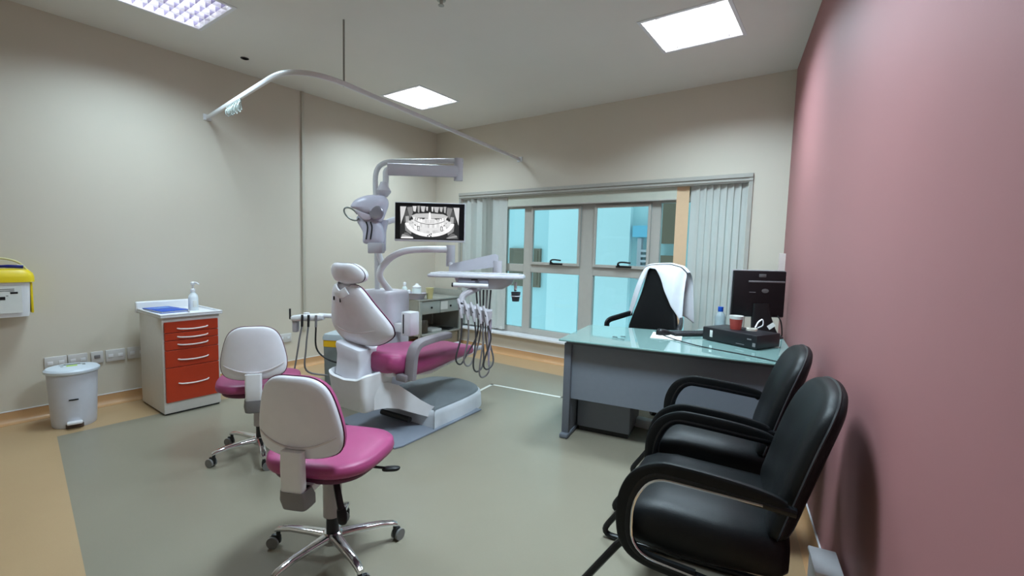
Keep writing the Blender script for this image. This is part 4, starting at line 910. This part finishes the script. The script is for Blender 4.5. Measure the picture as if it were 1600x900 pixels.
# ---------------------------------------------------------------- office chair with a white coat
def office_chair():
    t = thing('office_chair', 'black high-backed office chair behind the glass desk', 'chair', (3.43, 3.98, 0), math.radians(170))
    # local: +y is the way the sitter faces (towards the viewer's side of the desk)
    MB().pillow(superell(.25, .24, 3.5, 32), .05, .04, lambda u, v, h: Vector((u, v+.0, .50+h))).build('seat', BLK, t, 60)
    bo = outline([(0, .34), (.085, .335), (.12, .29), (.16, .08), (.225, -.16), (.245, -.26), (.22, -.32), (0, -.335), (-.22, -.32), (-.245, -.26), (-.225, -.16), (-.16, .08), (-.12, .29), (-.085, .335)], 4)
    MB().pillow(bo, .04, .03, lambda u, v, h: Vector((u, -.235-.12*v+.5*u*u+h, .915+v))).build('backrest', BLK, t, 60)
    MB().box((-.025, -.33, .42), (.025, -.24, .75), .01).build('back_support', DARK, t)
    for s in (-1, 1):
        MB().tube(catmull([(s*.25, .0, .48), (s*.33, .02, .52), (s*.355, .04, .66), (s*.345, .03, .725), (s*.31, -.08, .755), (s*.25, -.215, .79)], 4), 0, 10, flat=(.05, .028), up=(1, 0, 0)).build('armrest', DARK, t)
    MB().lathe([(.03, .10), (.03, .45)], n=16).build('column', DARK, t); MB().lathe([(.0, .07), (.045, .075), (.045, .12), (0, .125)], n=16).build('hub', DARK, t)
    for k in range(5):
        a = 2*PI*k/5; R = Matrix.Rotation(a, 3, 'Z')
        l = MB().tube([R @ Vector((.03, 0, .10)), R @ Vector((.28, 0, .075))], [.022, .015], 10).build('leg', DARK, t)
        MB().cyl(R @ Vector((.275, -.02, .028)), R @ Vector((.275, .02, .028)), .028).build('caster', DARK, l)
    # coat: draped over the top and down one side of the backrest
    M = t.matrix_basis.copy(); M = Matrix.Translation(t.location) @ Matrix.Rotation(t.rotation_euler.z, 4, 'Z')
    cm = MB()
    def backY(u, z): return -.235-.12*(z-.915)+.5*u*u
    # front flap (on the sitter's side) with a slanting lower edge; u<0 is the viewer's right
    n = 28; rows = []
    tab = [(0, .165, 1.21, .285, .76), (.1, .135, 1.245, .235, .76), (.16, .11, 1.255, .10, 1.232), (.35, .04, 1.262, .012, 1.222), (.5, -.03, 1.268, -.05, 1.10), (.65, -.10, 1.27, -.115, .985), (.85, -.20, 1.25, -.22, .82), (1, -.245, 1.19, -.275, .73)]
    def look(s):
        for a, b in zip(tab, tab[1:]):
            if s <= b[0]+1e-9:
                f = (s-a[0])/(b[0]-a[0]); return [a[i]+(b[i]-a[i])*f for i in range(1, 5)]
    for i in range(n+1):
        s = i/n; ut, zt, ub, zb = look(s); col = []
        for k in range(9):
            q = k/8; z = zt+(zb-zt)*q; uu = ut+(ub-ut)*q
            fold = .010*math.sin(9*s*2+q*2.5)+.006*math.sin(31*s+q*3)
            edge = max(0, abs(uu)-.17)
            col.append(Vector((uu, backY(min(abs(uu), .2), z)+.062+fold*.8-edge*.6-.05*(1-q)**4, z)))
        rows.append(col)
    vs = [p for c in rows for p in c]; F = [(i*9+k, i*9+k+1, (i+1)*9+k+1, (i+1)*9+k) for i in range(n) for k in range(8)]
    cm.add(vs, F)
    # over the top and down behind
    rows = []
    for i in range(n+1):
        s = i/n
        top = vs[i*9]; col = [top]
        for k in range(1, 9):
            q = k/8; z = top.z+.022*math.sin(min(q*4, 1)*PI)-max(0, q-.15)*.55
            col.append(Vector((top.x*(1+.10*q), top.y-.11*min(1, q*4)-.03*q+.008*math.sin(20*s+q*3), z)))
        rows.append(col)
    v2 = [p for c in rows for p in c]; cm.add(v2, F)
    me = cm.build('white_coat', CLOTH, None, 60, xf=M); tag(me, 'white lab coat draped over the back of the office chair', 'coat')
    md = me.modifiers.new('thick', 'SOLIDIFY'); md.thickness = .006; md.offset = 1
    sb = me.modifiers.new('smooth', 'SUBSURF'); sb.levels = 1; sb.render_levels = 1
office_chair()

# ---------------------------------------------------------------- black visitor armchairs
def armchair(loc, rz, label):
    t = thing('visitor_armchair', label, 'armchair', (*loc, 0), rz, 'black leather visitor armchairs')
    # +y is the way the chair faces
    st = MB(); R = []
    for y, w, z0, z1 in ((-.27, .225, .32, .46), (-.24, .25, .30, .485), (-.05, .262, .285, .492), (.12, .264, .285, .50), (.20, .262, .29, .49), (.25, .255, .31, .46), (.272, .24, .34, .42)):
        R.append([Vector((x*w, y, (z0+z1)/2+zz*(z1-z0)/2)) for x, zz in superell(1, 1, 3.6, 28)])
    st.loft(R); st.build('seat', BLK, t, 60)
    bo = outline([(0, .27), (.14, .255), (.22, .20), (.25, .06), (.245, -.12), (.22, -.22), (0, -.25), (-.22, -.22), (-.245, -.12), (-.25, .06), (-.22, .20), (-.14, .255)], 4)
    def mp(u, v, h): return Vector((u, -.235-.27*(v+.25)-.12*max(0, v)**2*2+.25*u*u+h, .665+v))
    MB().pillow(bo, .06, .045, mp, 3.2).build('backrest', BLK, t, 60)
    MB().pillow([(a*1.015, b*1.01) for a, b in bo], .006, .006, lambda u, v, h: mp(u, v, h), 8).build('back_piping', mat('piping', rgb(46, 46, 48), .3), t, 60)
    for s in (-1, 1):
        x = .285*s
        lp = MB(); loop = arcfillet([(x, -.27, .585), (x, .0, .605), (x, .165, .612), (x, .225, .50), (x, .225, .31), (x, -.20, .27)], .10, 6)
        lp.tube(loop, 0, 10, flat=(.026, .026), up=(1, 0, 0)); a = lp.build('arm_loop', mat('arm_black', rgb(30, 30, 33), .2, metal=.4), t)
        pd = MB(); pp = catmull([(x, -.235, .59), (x, -.20, .604), (x, -.10, .620), (x, .05, .630), (x, .13, .626), (x, .20, .585), (x, .238, .51), (x, .244, .42), (x, .225, .34), (x, .16, .30), (x, .0, .285)], 5); pd.tube(pp, 0, 14, flat=(.050, .024), up=(1, 0, 0)); pd.build('arm_pad', BLK, a)
        tr = MB(); tr.tube(arcfillet([(x+.012*s, -.18, .59), (x+.012*s, .0, .596), (x+.012*s, .15, .60), (x+.012*s, .212, .50), (x+.012*s, .212, .315), (x+.012*s, -.19, .275)], .09, 6), .0045, 6); tr.build('chrome_trim', CHROME, a)
        lg = MB(); lg.tube(arcfillet([(x*.80, .05, .31), (x*.80, .235, .335), (x*.80, .45, .014), (x*.80, -.32, .014)], .07, 6), .014, 10); lg.build('sled_leg', BLKT, t)
    cx = MB(); cx.cyl((-.228, -.31, .014), (.228, -.31, .014), .013); cx.build('rear_bar', BLKT, t)
armchair((4.465, 1.82), math.radians(99.8), 'nearer black leather visitor armchair against the pink wall')
armchair((4.34, 2.49), math.radians(99.8), 'farther black leather visitor armchair in front of the desk')

# ---------------------------------------------------------------- right wall fittings
def right_fittings():
    t = thing('wall_trunking', 'pale cable trunking on the pink wall in the corner above the desk', 'trunking', (wall_x(4.62), 4.62, .735), math.atan2(.983, -.182)+PI/2)
    a = MB(); a.box((-.05, 0, .15), (.05, .035, .66), .006); a.build('trunk', mat('trunk_white', rgb(200, 186, 180), .5), t)
    MB().box((-.045, .035, .36), (.045, .05, .45), .005).build('socket', WHITE, t)
    b = thing('floor_box', 'white box with a flat bright top on the floor behind the nearer armchair', 'box', (4.865, 1.95, 0), math.radians(100))
    MB().box((-.08, -.04, 0), (.08, .04, .25), .006).build('body', WHITE, b); MB().box((-.085, -.045, .25), (.085, .045, .265), .005).build('lid', WHITE, b)
right_fittings()
